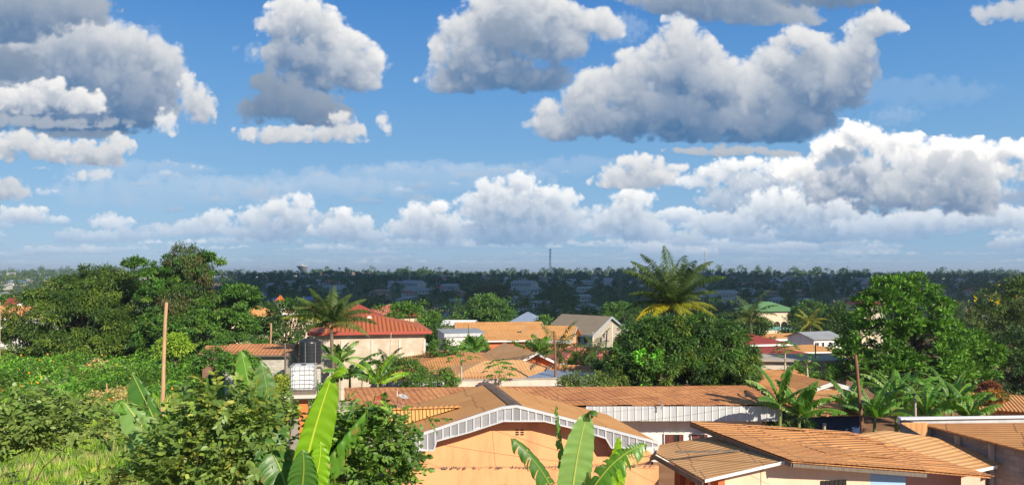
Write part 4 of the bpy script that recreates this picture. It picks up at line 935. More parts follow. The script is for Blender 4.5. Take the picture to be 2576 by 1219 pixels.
# right hand streets
hl = house('arcaded_house', 'two storey house with arched galleries, green roof and green lantern on top', 'house', 1945, 190, 11.6, 9, 778, 758, R(6), 'hip', 'cream', 'roof_green', .6, 'roof_green', .2)
ar = MB()
for fl_ in range(2):
    for k in range(6):
        x_ = -4.75 + k * 1.9; zb = 1.0 + fl_ * 3.0 if fl_ else .6
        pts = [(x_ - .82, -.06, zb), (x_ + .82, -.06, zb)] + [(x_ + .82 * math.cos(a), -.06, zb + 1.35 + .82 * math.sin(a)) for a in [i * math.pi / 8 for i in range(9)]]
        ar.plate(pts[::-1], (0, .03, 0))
ar.build('gallery_arches', M['painted_shade'], hl)  # arch plates coloured dark for the shade of the galleries
bl = MB()
for k in range(6): bl.box((-4.75 + k * 1.9, -.09, 4.45), (1.4, .04, .8))
bl.build('balustrade', plain('teal_rail', (.10, .30, .30), .6), hl)
cu = MB(); cu.box((0.5, 4.5, 7.2), (2.2, 2.2, 2.4)); cu.build('lantern', M['cream'], hl)
cr = MB(); z0 = 8.4
for s_ in range(4):
    a = Matrix.Rotation(s_ * math.pi / 2, 3, 'Z'); q = [a @ Vector(p) + Vector((.5, 5, z0)) for p in ((-2.4, -2.4, 0), (2.4, -2.4, 0), (0, 0, 1.3))]; cr.face(q)
cr.build('lantern_roof', M['roof_green'], hl)
house('outbuilding', 'small house with white verandah wall and striped aluminium gable roof', 'house', 2082, 96, 4.4, 4.6, 849, 833, R(22), 'gable_x', 'white', 'roof_grey', .35, None, wins=[('f', -1.7, 2.3, .5, .6), ('f', -.8, 2.3, .45, .6), ('f', .3, 2.3, .5, .6), ('f', 1.4, 2.3, .5, .6), ('l', 1.6, 1.0, .6, .7)])
house('bungalow', 'maroon hipped roof with cream fascia right of the dark mango tree', 'house', 1905, 84, 7, 7, 862, 834, A12, 'hip', 'cream', 'roof_maroon', .5, 'trim_white', .2, wins=[('f', -2.4, 1.0, 1, .9), ('f', 1, 1.0, 1, .9)])
house('bungalow', 'wide maroon roof standing over the unfinished concrete house', 'house', 1970, 71, 9.4, 7, 900, 872, A12, 'hip', 'cream', 'roof_maroon', .5, 'trim_white', .16)
house('bungalow', 'low tan roof in front of the small white verandah house', 'house', 2060, 82, 6.2, 5, 882, 866, R(8), 'hip', 'cream', 'rust_tan', .4, 'trim_white', .14)
house('hall', 'pale roofed hall beyond the maroon roofs', 'building', 1965, 118, 6, 5, 850, 838, R(14), 'gable_x', 'white', 'rust_tan', .4, 'trim_white', .3)
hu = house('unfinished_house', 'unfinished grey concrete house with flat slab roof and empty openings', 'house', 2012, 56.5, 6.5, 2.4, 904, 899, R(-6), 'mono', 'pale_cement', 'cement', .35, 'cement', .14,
      wins=[('f', -2.9, .5, .9, 1.25, 0, 'cement', 'painted_shade'), ('f', -1.2, .6, .8, 1.0, 0, 'cement', 'painted_shade'), ('f', .9, .2, .9, .8, 0, 'cement', 'painted_shade'), ('f', 2.7, .2, .9, .8, 0, 'cement', 'painted_shade')])
house('bungalow', 'tan gabled house with white scalloped fascia behind the banana clump', 'house', 2087, 48, 3.4, 6.5, 977, 959, R(14), 'gable_y', 'cement', 'rust_orange', .25, 'fascia', .26)
house('bungalow', 'broad tan roof left of the gabled house, partly behind banana leaves', 'house', 1975, 50, 4.6, 6, 970, 930, R(14), 'gable_x', 'cement', 'rust_orange', .4)
house('bungalow', 'lower brown roof just over the banana leaves', 'house', 2030, 45, 6.2, 3.4, 1004, 978, R(10), 'mono', 'cement', 'rust_tan', .3)
house('hut', 'small hut with dark roof and dark blue wall under banana leaves', 'hut', 2108, 42, 2.6, 2.4, 1040, 1018, R(6), 'mono', 'blue', 'rust_old', .4)
house('shed', 'rusty roofed shed with ribbed brown side wall at the right edge', 'shed', 2560, 45, 4.2, 5, 1030, 1003, R(-25), 'mono', 'rust_old', 'rust_orange', .3)
# left
hT = house('roadside_house', 'old house with brown sheet roof and whitewashed block wall near the black tank', 'house', 640, 60, 4.5, 5.6, 889, 864, R(4), 'gable_x', 'pale_block', 'rust_old', .4, 'grey_wood', .14, wins=[('r', 2.5, 1.2, 1.0, 1.0, 0, 'grey_wood', 'painted_shade')])
house('roadside_house', 'low shed roof beside the brown roofed old house under the big tree', 'shed', 545, 66, 2.4, 4, 888, 868, R(4), 'gable_x', 'earth_wall', 'rust_old', .3)
house('villa', 'tan roofed house showing between the big vine covered tree and a dark tree', 'house', 640, 116, 6.6, 6, 797, 768, R(10), 'hip', 'cream', 'rust_tan', .5, 'trim_white', .2)
ht = house('turret', 'small white turret with pointed red roof among the trees', 'tower', 706, 150, 1.6, 1.6, 752, 741, R(20), 'hip', 'white', 'roof_orange', .35)
house('villa', 'tan roof and white wall behind the left coconut palm', 'house', 770, 122, 6, 5, 784, 770, R(10), 'gable_x', 'cream', 'rust_tan', .4, 'trim_white', .3)
house('villa', 'red roofed house with white gable beyond the mango tree', 'house', 76, 125, 3.6, 7, 758, 741, R(20), 'gable_y', 'white', 'roof_red', .5, 'trim_red')
house('villa', 'lower red roof just left of the white gable', 'house', 45, 128, 3.4, 6, 764, 748, R(20), 'gable_x', 'white', 'roof_red', .3)
house('villa', 'long tan roof with white wall below it at the left edge', 'house', 25, 108, 8, 5, 796, 768, R(4), 'gable_x', 'white', 'rust_tan', .4, 'trim_white', .2)
house('town_house', 'pink rendered house corner cut by the left edge of the view', 'house', -112, 80, 4, 4, 760, 742, R(0), 'gable_x', 'pink', 'roof_maroon', .1)
house('cottage', 'small orange hut with pale roof above the tall yellow palm', 'hut', 2180, 150, 3, 3, 787, 774, R(20), 'hip', 'cream', 'rust_tan', .3)
house('villa', 'two storey house with red hipped roof and small red lantern behind palms', 'house', 2190, 200, 7, 6, 763, 748, R(10), 'hip', 'stucco', 'roof_red', .5, wins=[('f', -1.5, 3.5, 1, 1), ('f', 1.5, 3.5, 1, 1)])
hq = house('apartment_block', 'pale three storey block with brown hipped roof beyond the light green tree', 'building', 2369, 530, 15, 13, 732, 721, R(24), 'hip', 'far_white', 'rust_tan2', 1.2, None, wins=[('f', x_, z_, 1.8, 1.4) for x_ in (-5.5, -1.8, 1.8, 5.5) for z_ in (1.0, 3.6)])
house('apartment_block', 'long low grey roofed hall on the shaded slope right of centre', 'building', 2150, 660, 24, 9, 727, 722, R(4), 'gable_x', 'far_white', 'roof_grey', .6, None, wins=[('f', -9 + 3 * k, 1.5, 1.6, 1.4) for k in range(7)])
house('apartment_block', 'white two storey building with rows of dark windows on the far slope', 'building', 1897, 770, 21, 9, 712, 708, R(-8), 'hip', 'far_white', 'far_red', .6, None, wins=[('f', -8 + 2.6 * k, z_, 1.5, 1.4) for k in range(7) for z_ in (1.2, 4.2)])
house('apartment_block', 'terraced white building stepping down the far slope below the water tower', 'building', 873, 950, 13, 9, 696, 691, R(-6), 'mono', 'far_white', 'far_roof', .8, None, wins=[('f', -5 + 2.4 * k, z_, 1.3, 1.4) for k in range(5) for z_ in (1.2, 4.4)])
house('apartment_block', 'cream two storey block low on the far slope left of the terraced one', 'building', 797, 920, 8.5, 8, 700, 697, R(-6), 'mono', 'far_tan', 'far_roof', .5, None, wins=[('f', -2.9 + 1.9 * k, z_, 1.2, 1.4) for k in range(4) for z_ in (1.2, 4.2)])
# yard walls
def yard_wall(name, label, pts, h, m, th=.18):
    e = empty(name, (pts[0][0], pts[0][1], 0), 0, label, 'wall'); w = MB()
    for a, c_ in zip(pts, pts[1:]):
        a, c_ = Vector(a), Vector(c_); n = Vector((c_.y - a.y, a.x - c_.x, 0)).normalized()
        w.plate([up_to(a, gzf(a.x, a.y) - .3), up_to(c_, gzf(c_.x, c_.y) - .3), up_to(c_, h), up_to(a, h)], -n * th)
    w.build('wall', M[m], e, org=e.location)
    cp = MB()
    for a, c_ in zip(pts, pts[1:]):
        a, c_ = Vector(a), Vector(c_); cp.box(((a.x + c_.x) / 2, (a.y + c_.y) / 2 + th / 2, h + .03), ((c_ - a).length, th + .1, .06), rz=math.atan2(c_.y - a.y, c_.x - a.x))
    cp.build('coping', M['cement'], e, org=e.location)
yard_wall('yard_wall', 'grey cement yard wall behind the papaya trees', [((1118 - 1288) / KF * 47, 47), ((1440 - 1288) / KF * 48, 48)], 3.45, 'pale_cement')
yard_wall('yard_wall', 'weathered grey yard wall beside the raised water container', [((655 - 1288) / KF * 44, 44), ((860 - 1288) / KF * 43, 43)], 1.9, 'cement')
house('shed', 'open fronted shed with shade painted on its walls next to the long house', 'shed', 850, 36.6, 1.2, 1.2, 1030, 1028, R(6), 'mono', 'painted_shade', 'cement', .12, 'pale_wood', .1)  # closed box, walls coloured near-black for the shade within

# ------------------------------------------------------------------ trees and plants
G_MANGO = [(.036, .066, .009), (.046, .084, .010), (.062, .105, .012), (.085, .125, .016), (.03, .062, .010)]
G_DARK = [(.022, .05, .012), (.03, .065, .014), (.04, .08, .016), (.05, .09, .018)]
G_LIGHT = [(.056, .125, .014), (.07, .155, .016), (.042, .10, .013), (.085, .18, .02), (.055, .115, .015)]
G_MID = [(.045, .105, .014), (.06, .13, .018), (.04, .085, .014), (.075, .14, .02)]
G_VINE = [(.046, .05, .013), (.045, .066, .013), (.066, .05, .016), (.036, .064, .012), (.034, .066, .011), (.04, .075, .012)]
G_OLIVE = [(.075, .115, .022), (.095, .14, .03), (.06, .10, .022), (.11, .14, .026), (.14, .155, .03), (.05, .085, .02)]

def blob_w(bl, Y):
    out = []
    for u, v, ru, rv, *r in bl:
        dy = r[0] if r else 0; rd = r[1] if len(r) > 1 else (ru + rv) / 2 / KF * Y
        out.append((tuple(Q(u, v, Y + dy)), (ru / KF * Y, rd, rv / KF * Y)))
    return out
def limbs(base, blobs, cen, rng, r0, nl=14, mat='bark', parent=None, org=(0, 0, 0), lean=(0, 0)):
    """tapered trunk forking toward the crown"""
    base = Vector(base); B = [Vector(b[0]) for b in blobs]; mid = sum(B, Vector()) / len(B)
    lo = min(b[0][2] - b[1][2] for b in blobs); H = mid.z - base.z
    fork = Vector((base.x + (mid.x - base.x) * .5, base.y + (mid.y - base.y) * .5, base.z + H * .45)); mb = MB()
    top = Vector((mid.x, mid.y, mid.z + .3 * (mid.z - lo)))
    mb.tube([base - Vector((0, 0, .3)), base.lerp(fork, .5) + Vector((rng.normal(0, .12), rng.normal(0, .12), 0)), fork, fork.lerp(top, .55), top], [r0 * 1.25, r0, r0 * .8, r0 * .45, r0 * .08], 9)
    pick = rng.permutation(len(cen))[:nl]
    for i in pick:
        e = Vector(cen[i][:3]); s = fork.lerp(top, rng.uniform(0, .5)); m1 = s.lerp(e, .5) + Vector((0, 0, .12 * (e - s).length))
        mb.tube([s, m1, e], [r0 * .34, r0 * .2, r0 * .05], 5, cap=False)
    return mb.build('trunk', M[mat], parent, smooth=True, org=org)
def tree(name, label, base, blobs, nclump, per, cr, ln, wd, pal, seed, r0=.25, mat='leaf', extra=None, cat='tree', group=None, nl=14, **kw):
    rng = np.random.default_rng(seed); base = Vector(base)
    root = empty(name, base, 0, label, cat, group)
    (V, F, cc), cen = crown_arrays(blobs, nclump, per, cr, ln, wd, pal, rng, **kw)
    parts = [(V, F, cc)]
    crown = npmesh('crown', V, F, M[mat], root, cc, org=base)
    if r0: limbs(base, blobs, cen, rng, r0, nl, parent=root, org=base)
    if extra:
        for nm_, bl2, n2, p2, c2, l2, w2, pal2, kw2 in extra:
            (V, F, cc), _ = crown_arrays(bl2, n2, p2, c2, l2, w2, pal2, rng, **kw2); npmesh(nm_, V, F, M[mat], root, cc, org=base)
    return root
def gbase(u, Y): x = (u - 1288) / KF * Y; return (x, Y, gzf(x, Y))

# the mango and the vine-hung tree on the left
tree('mango_tree', 'broad rounded mango tree with dense drooping leaves at the left', gbase(215, 93),
     blob_w([(250, 745, 92, 72), (120, 800, 92, 72, -2), (200, 815, 120, 70, -5), (320, 770, 70, 88), (70, 850, 62, 52, -3), (320, 850, 90, 52, -4), (170, 760, 70, 56), (215, 860, 130, 40, -6)], 93),
     760, 110, .85, .46, .125, G_MANGO, 31, .5, droop=.75, whorl=.6, up=.3, nl=26, inner=.35)
tree('vine_hung_tree', 'tall tree with brown hanging vines and feathery side branches', gbase(470, 88),
     blob_w([(470, 680, 50, 48), (520, 665, 26, 30), (560, 770, 80, 38), (600, 745, 46, 26, -2), (430, 740, 70, 50), (520, 820, 120, 40, -3), (600, 830, 62, 40), (440, 830, 90, 56, -3), (350, 664, 30, 12), (385, 690, 34, 14), (540, 650, 16, 12), (385, 735, 40, 30), (640, 840, 30, 30)], 88),
     520, 95, .68, .42, .15, G_MID + [(.05, .125, .016)], 32, .42, droop=.35, flat=.4, up=.5, nl=30,
     extra=[('vines', blob_w([(470, 662, 46, 40, -.6), (500, 700, 36, 40, -1.2), (440, 780, 42, 52, -3.2)], 88), 130, 90, .7, .34, .10, G_VINE, dict(droop=1.3, whorl=.25, flat=1.3))])
# the dark mango in the middle, the light green tree and the flowering tree on the right
tree('mango_tree', 'dense dark green dome shaped mango tree in front of the tall coconut palm', gbase(1705, 50),
     blob_w([(1700, 872, 118, 74, -.5), (1630, 890, 86, 70, -1), (1795, 890, 92, 76, -.5), (1565, 930, 58, 42, -1), (1855, 930, 42, 60), (1700, 935, 170, 64, -1.5), (1760, 838, 62, 40), (1660, 842, 56, 36)], 50),
     640, 125, .5, .29, .09, G_DARK + [(.045, .095, .014), (.07, .10, .015)], 33, .38, 'leaf_gloss', droop=.55, whorl=.7, up=.2, nl=18,
     extra=[('creeper', blob_w([(1618, 925, 16, 46, -3.4, .5), (1650, 900, 14, 20, -3.3, .4)], 50), 16, 50, .28, .2, .1, [(.10, .27, .02), (.08, .21, .018)], dict(droop=.6, inner=0))])
tree('almond_tree', 'bright green open crowned tree with big upright leaf rosettes at the right', gbase(2300, 54),
     blob_w([(2262, 745, 60, 46), (2228, 790, 92, 60), (2330, 790, 70, 56), (2210, 870, 92, 80), (2320, 880, 120, 90, -1), (2420, 900, 76, 72), (2160, 900, 56, 46), (2440, 950, 62, 56), (2300, 950, 140, 60, -2), (2215, 725, 22, 22), (2310, 715, 18, 20), (2195, 760, 30, 30), (2480, 920, 36, 36), (2140, 940, 50, 30), (2272, 702, 16, 14), (2238, 742, 22, 16), (2345, 738, 22, 16), (2150, 830, 26, 18), (2390, 830, 34, 24), (2500, 895, 24, 18), (2362, 770, 26, 20), (2125, 870, 26, 18), (2450, 870, 30, 20)], 54),
     620, 50, .42, .34, .15, G_LIGHT, 34, .34, droop=-.15, whorl=.95, flat=.5, up=.35, nl=40, inner=.4)
tree('flowering_tree', 'dark tree with scattered yellow blossoms at the right edge', gbase(2520, 70),
     blob_w([(2500, 800, 90, 62), (2570, 760, 70, 62), (2590, 870, 110, 110), (2470, 850, 66, 60), (2520, 920, 90, 70), (2610, 780, 90, 80), (2430, 800, 40, 36)], 70),
     400, 70, .7, .3, .1, [(.05, .085, .018), (.07, .105, .025), (.085, .11, .03), (.04, .075, .016)], 35, .36, droop=.4, flat=.6, nl=24, inner=.35,
     extra=[('blossoms', blob_w([(2450, 780, 70, 40, -2.6), (2520, 740, 30, 30, -2), (2480, 800, 80, 40, -3)], 70), 11, 6, .12, .13, .10, [(.65, .50, .02), (.6, .28, .015)], dict(droop=-.1, inner=0, up=.8))])
tree('broadleaf_tree', 'very dark leafy tree filling the right edge below the blossoms', gbase(2590, 62),
     blob_w([(2590, 890, 76, 70), (2545, 940, 70, 60), (2620, 960, 90, 80), (2500, 960, 40, 36)], 62), 190, 80, .6, .3, .1, G_DARK, 36, .3)
# mid distance trees with a place of their own
mid = [
 ('broadleaf_tree', 'dark leafy tree left of the black tank', 725, 88, [(725, 800, 56, 46), (700, 835, 60, 46), (760, 830, 40, 40), (735, 860, 60, 30)], G_DARK + G_MID[:1], .36),
 ('broadleaf_tree', 'long dark leafy tree behind the orange-red hipped roof', 1040, 96, [(990, 798, 50, 30), (1040, 800, 56, 36), (1090, 830, 40, 46), (1085, 865, 40, 30), (1010, 830, 70, 30)], G_MID, .36),
 ('broadleaf_tree', 'round bright tree standing over the valley left of the blue-grey roof', 1228, 185, [(1228, 775, 44, 30), (1205, 790, 30, 20), (1250, 795, 40, 22)], G_MID, .6),
 ('broadleaf_tree', 'round green tree just left of the two storey concrete house', 1368, 140, [(1368, 832, 26, 32), (1350, 840, 20, 20), (1372, 862, 26, 26)], G_MID, .45),
 ('broadleaf_tree', 'tree with a bright green top between the concrete house and the tall palm', 1560, 215, [(1555, 782, 36, 18), (1590, 790, 30, 20), (1530, 795, 24, 14)], G_LIGHT[:3] + G_MID, .6),
 ('broadleaf_tree', 'big spreading tree covering the right half of the arcaded green roofed house', 2040, 160, [(2040, 800, 46, 38), (2010, 830, 40, 36), (2075, 830, 46, 36), (2050, 850, 70, 24), (1985, 850, 30, 20)], G_DARK + G_MID, .5),
 ('broadleaf_tree', 'dark tree behind the white verandah house', 2100, 125, [(2105, 800, 34, 36), (2085, 830, 42, 34), (2120, 840, 30, 36)], G_DARK, .45),
 ('broadleaf_tree', 'low dark trees around the maroon roofs', 1880, 120, [(1865, 815, 30, 24), (1905, 822, 34, 22), (1850, 838, 26, 16)], G_DARK, .45),
 ('broadleaf_tree', 'pale spreading tree with bare limbs on the shaded slope', 1230, 330, [(1215, 735, 26, 12), (1240, 728, 22, 10), (1262, 738, 26, 12), (1195, 748, 24, 10)], [(.09, .10, .04), (.12, .12, .06)], .9),
 ('broadleaf_tree', 'tree of broad yellowish leaves beside the pole left of centre', 448, 74, [(448, 868, 26, 20), (425, 880, 26, 18)], [(.18, .26, .02), (.13, .22, .02)], .3),
 ('broadleaf_tree', 'round tree at the left edge beyond the tan roof', 18, 150, [(18, 765, 24, 18), (35, 775, 20, 14)], G_MID, .5),
]
for i, (nm_, lb_, u, Y, bl, pal, lf_) in enumerate(mid):
    n_ = sum(b[2] * b[3] for b in bl) / KF ** 2 * Y * Y
    tree(nm_, lb_, gbase(u, Y), blob_w(bl, Y), int(60 + n_ * 3.6), 64, .75 * max(1, Y / 110), lf_ * 1.1, lf_ * .42, pal, 60 + i, .22, up=.4, droop=.35)
# shrubs among the houses
def shrub(label, u, v, ru, rv, Y, pal, seed, ln=.2, wd=.08, n=46, per=60, name='shrub', **kw):
    bl = blob_w([(u, v, ru, rv), (u - ru * .5, v + rv * .3, ru * .6, rv * .7), (u + ru * .55, v + rv * .25, ru * .55, rv * .7)], Y)
    return tree(name, label, gbase(u, Y), bl, n, per, .38, ln, wd, pal, seed, .06, cat='shrub', nl=9, **kw)
shrub('spreading green bush right of the banana plants behind the long house', 1085, 958, 62, 30, 46, G_MID, 81, .2, .06, 70)
shrub('dark bush rising left of the tan cottage roofs', 1025, 928, 34, 34, 49, G_MID, 82, .2, .06)
shrub('olive bush growing in front of the blue metal roof', 1475, 962, 74, 20, 45.6, G_OLIVE, 83, .16, .08, 60)
shrub('yellow-green bush below the raised water container', 712, 968, 26, 28, 37, [(.25, .27, .02), (.16, .22, .02), (.08, .13, .02)], 84, .12, .05)
shrub('pale ragged bush under the container deck', 728, 1020, 34, 26, 36, [(.12, .17, .05), (.09, .14, .03)], 85, .11, .05)
shrub('green bush right of the orange tower column', 800, 985, 30, 30, 38, G_LIGHT, 86, .15, .07)
shrub('red leaved bush beside the banana clump', 2490, 975, 17, 13, 47, [(.16, .035, .02), (.11, .04, .02), (.20, .06, .02)], 87, .18, .06)
shrub('bush with orange leaves at the foot of the red leaved bush', 2503, 995, 20, 8, 46, [(.32, .13, .02), (.2, .11, .02), (.08, .09, .02)], 88, .16, .07)
shrub('dark leafy bush under the left banana of the clump', 1985, 1065, 50, 22, 40.5, G_DARK, 89, .14, .07, 60)
shrub('bush at the foot of the cement rendered house', 1115, 880, 38, 22, 62, G_MID, 90, .2, .08)
shrub('bush in front of the orange walled wing', 1335, 882, 50, 20, 76, G_MID, 91, .24, .1, 60)
shrub('low bush between the tan cottages and the red roof', 1470, 905, 34, 22, 60, G_MID, 92, .2, .08)
shrub('weedy green bush before the unfinished house', 2060, 935, 70, 14, 54.5, G_LIGHT, 93, .2, .05, 60)
shrub('bush hugging the left flank of the dark mango tree', 1545, 955, 40, 22, 47, G_OLIVE, 94, .18, .07)
shrub('bush before the whitewashed wall of the brown roofed old house', 600, 912, 46, 24, 56, G_LIGHT, 97, .22, .1, 60)
shrub('bush at the left corner of the brown roofed old house', 535, 900, 40, 22, 58, G_MID, 98, .22, .1, 60)
shrub('leafy bush beneath the big vine covered tree', 600, 862, 70, 26, 78, G_MID, 95, .26, .1, 70)
shrub('bush with papaya like leaves by the white block', 1195, 868, 30, 18, 80, G_LIGHT, 96, .3, .1)

# ---- coconut palms
def frond_arrays(base, az, el, L, rng, pal, hang=1.15, nleaf=46, lw=.055, curve=1.25, lfl=.235):
    n = 15; pts = [np.array(base, float)]; a = el; st = L / n
    d0 = np.array([math.cos(az), math.sin(az), 0.0])
    for i in range(n):
        pts.append(pts[-1] + (d0 * math.cos(a) + np.array([0, 0, math.sin(a)])) * st); a -= curve / n * (0.5 + 1.0 * i / n)
    pts = np.array(pts); t = np.linspace(.10, .985, nleaf)
    ii = np.clip((t * n).astype(int), 0, n - 1); f = (t * n - ii)[:, None]; P0 = pts[ii] * (1 - f) + pts[ii + 1] * f; tg = unit(pts[ii + 1] - pts[ii])
    side = unit(np.cross(tg, np.array([0, 0, 1.0]) + 1e-4)); upv = np.cross(side, tg)
    prof = np.sin(np.clip(t * .86 + .14, 0, 1) * math.pi) ** .55 * (1 - .25 * t)
    out = []; c0 = np.array(pal[rng.integers(len(pal))])
    for s in (-1, 1):
        dn = hang * rng.uniform(.55, 1.25)
        ax = side * s * .9 + tg * .55 - np.array([0, 0, 1.0]) * dn + rng.normal(0, .2, (nleaf, 3)) + upv * .25
        tint = np.clip(c0 * (1 + rng.normal(0, .13, (nleaf, 1))), .004, .8)
        out.append(leaf_arrays(P0, ax, upv + side * s * .4, L * lfl * prof * rng.uniform(.85, 1.1, nleaf), np.full(nleaf, lw), tint))
    rw = np.linspace(.045, .008, n + 1) * L / 4; ra = np.concatenate([pts - np.array([0, 0, 1]) * 0, pts]); V = []; F = []
    sd = unit(np.cross(np.gradient(pts, axis=0), np.array([0, 0, 1.0]) + 1e-4))
    V = np.concatenate([pts + sd * rw[:, None], pts - sd * rw[:, None], pts - np.array([0, 0, 1.0]) * rw[:, None]]); k = n + 1
    F = []
    for i in range(n):
        for a_, b_ in ((0, 1), (1, 2), (2, 0)): F.append((a_ * k + i, a_ * k + i + 1, b_ * k + i + 1)); F.append((a_ * k + i, b_ * k + i + 1, b_ * k + i))
    out.append((V, np.array(F), np.tile(c0 * np.array([1.7, 1.45, 1.0]), (len(V), 1)))); return joinarr(out)
P_GREEN = [(.042, .07, .014), (.058, .088, .018), (.034, .06, .012)]; P_YEL = [(.36, .29, .015), (.26, .25, .015), (.17, .18, .018)]
def coconut(label, u, v, Y, L, nfr, seed, spec=None, grp=None, base=None, r=.15, nleaf=70, lw=.055, name='coconut_palm', skirt=True):
    rng = np.random.default_rng(seed); top = Q(u, v, Y); gb = Vector(base) if base else Vector((top.x + rng.normal(0, .3), Y, gzf(top.x, Y)))
    root = empty(name, gb, 0, label, 'palm tree', grp)
    tb = MB(); md = gb.lerp(top, .5) + Vector((rng.normal(0, .2), 0, 0)); tb.tube([gb - Vector((0, 0, .3)), gb.lerp(md, .5), md, md.lerp(top, .5), top + Vector((0, 0, .2))], [r * 1.5, r * 1.1, r, r * .9, r * .8], 9)
    tb.build('trunk', M['palm_bark'], root, smooth=True, org=gb)
    fr = spec or [(i * 2.399 + rng.normal(0, .15), math.radians(80 - 100 * (i / nfr) ** .9), L * rng.uniform(.85, 1.05), None) for i in range(nfr)]
    for az, el, l_, pal in fr:
        pal = pal or (P_YEL if el < -.15 and rng.random() < .35 else P_GREEN)
        V, F, cc = frond_arrays(tuple(top + Vector((0, 0, .1))), az, el, l_, rng, pal, nleaf=nleaf, lw=lw, curve=1.0 + .5 * rng.random())
        npmesh('frond', V, F, M['leaf'], root, cc, org=gb)
    if skirt:
        sb = MB()
        for k in range(8):
            a = k * .785; q = top + Vector((math.cos(a) * .35, math.sin(a) * .35, -.1 - .25 * rng.random())); sb.lathe(q - Vector((0, 0, .12)), [(.02, 0), (.1, .06), (.13, .14), (.09, .22), (.01, .26)], 7)
        sb.build('coconuts', plain('coconut_husk', (.34, .19, .05), .7) if 'coconut_husk' not in bpy.data.materials else bpy.data.materials['coconut_husk'], root, org=gb)
    return root
d = math.radians
big = [(d(100), d(84), 4.0, None), (d(60), d(74), 4.1, None), (d(200), d(72), 3.9, None), (d(10), d(66), 3.9, None), (d(160), d(62), 3.8, None), (d(290), d(66), 3.8, None), (d(40), d(52), 3.9, None), (d(190), d(50), 3.9, None), (d(230), d(46), 3.7, None),
       (d(330), d(48), 3.8, None), (d(0), d(30), 4.0, None), (d(180), d(34), 3.9, None), (d(250), d(30), 3.4, P_GREEN), (d(130), d(28), 3.8, None), (d(300), d(32), 3.5, None), (d(170), d(20), 4.1, None), (d(15), d(14), 4.2, P_YEL[2:]), (d(345), d(6), 3.9, P_YEL), (d(200), d(8), 3.8, P_YEL), (d(215), d(-4), 3.3, P_YEL),
       (d(270), d(12), 3.2, P_YEL[2:]), (d(320), d(-8), 3.4, P_YEL), (d(60), d(0), 3.6, None), (d(190), d(-48), 3.6, [(.20, .15, .06)]), (d(178), d(-38), 3.9, [(.16, .13, .06)]), (d(100), d(10), 3.7, P_GREEN)]
coconut('tall coconut palm with yellow lower fronds above the dark mango tree', 1692, 768, 57, 4, 26, 41, spec=[(a, e + (.12 if e > .4 else 0), l * (1.24 if e > .7 else .92), p) for a, e, l, p in big], r=.2, nleaf=120, lw=.055)
sm = [(a, e, l * 1.12, p) for a, e, l, p in [(d(95), d(82), 3.2, None), (d(150), d(72), 3.2, None), (d(60), d(68), 3.0, None), (d(250), d(74), 3.0, None), (d(20), d(56), 3.0, None), (d(190), d(60), 3.0, None), (d(300), d(56), 2.9, None), (d(215), d(48), 2.9, None), (d(130), d(46), 3.0, None),
      (d(190), d(30), 3.4, [(.20, .23, .02)]), (d(355), d(26), 3.4, None), (d(335), d(12), 3.3, [(.12, .12, .03)]), (d(10), d(4), 2.9, [(.17, .13, .04)]), (d(205), d(8), 2.6, None), (d(270), d(34), 2.4, None), (d(80), d(64), 3.1, None), (d(170), d(48), 3.1, None), (d(5), d(44), 3.1, None), (d(240), d(60), 3., None)]]
coconut('coconut palm leaning in front of the orange-red hipped roof', 832, 815, 58.5, 3, 15, 42, spec=sm, r=.15, nleaf=110, base=gbase(840, 58.5))
coconut('dark coconut palm right of the tall one, over the maroon roofs', 1888, 800, 92, 4.2, 18, 43, r=.16, nleaf=40, lw=.08)
coconut('yellowish coconut palm below the green roofed house', 2036, 812, 112, 3.6, 15, 44, r=.16, spec=[(i * 2.4, d(78 - 7.5 * i), 2.8, [(.16, .16, .02), (.11, .13, .02)]) for i in range(15)], nleaf=36, lw=.09, skirt=False)
coconut('young palm with arching fronds beside the leaning pole', 1404, 884, 55, 2.6, 12, 45, r=.09, skirt=False, nleaf=38)
coconut('young coconut palm in front of the faded red roofs', 1500, 886, 58, 2.2, 10, 46, r=.08, skirt=False, nleaf=36)
coconut('low feathery palm at the foot of the cement rendered house', 975, 925, 50, 2.0, 11, 47, r=.07, skirt=False, nleaf=40, name='areca_palm')
coconut('palm on the valley side left of the concrete house', 1420, 785, 235, 4.6, 14, 48, r=.2, skirt=False, nleaf=30, lw=.13)
coconut('palm on the valley side touching the concrete house roof', 1472, 782, 240, 4.8, 14, 49, r=.2, skirt=False, nleaf=30, lw=.13)
pp = coconut('oil palm standing in the valley below the shaded slope', 1320, 762, 230, 4.6, 13, 50, grp='oil palms in the valley', r=.25, skirt=False, nleaf=26, lw=.16, name='oil_palm')
for i, (u, Y, s) in enumerate([(1365, 240, 1.0), (1150, 225, .9), (1130, 250, 1.05), (1285, 255, .95), (915, 210, .9), (930, 235, 1), (1440, 260, 1), (1545, 240, .9), (2075, 215, .95), (2160, 250, 1), (640, 190, .9), (625, 230, 1.), (1600, 300, 1), (1985, 300, 1), (2480, 260, 1)]):
    c_ = copy_tree(pp); x = (u - 1288) / KF * Y; c_.location = (x, Y, gzf(x, Y) - 1.2); c_.rotation_euler = (0, 0, i * 1.7); c_.scale = (s, s, s)

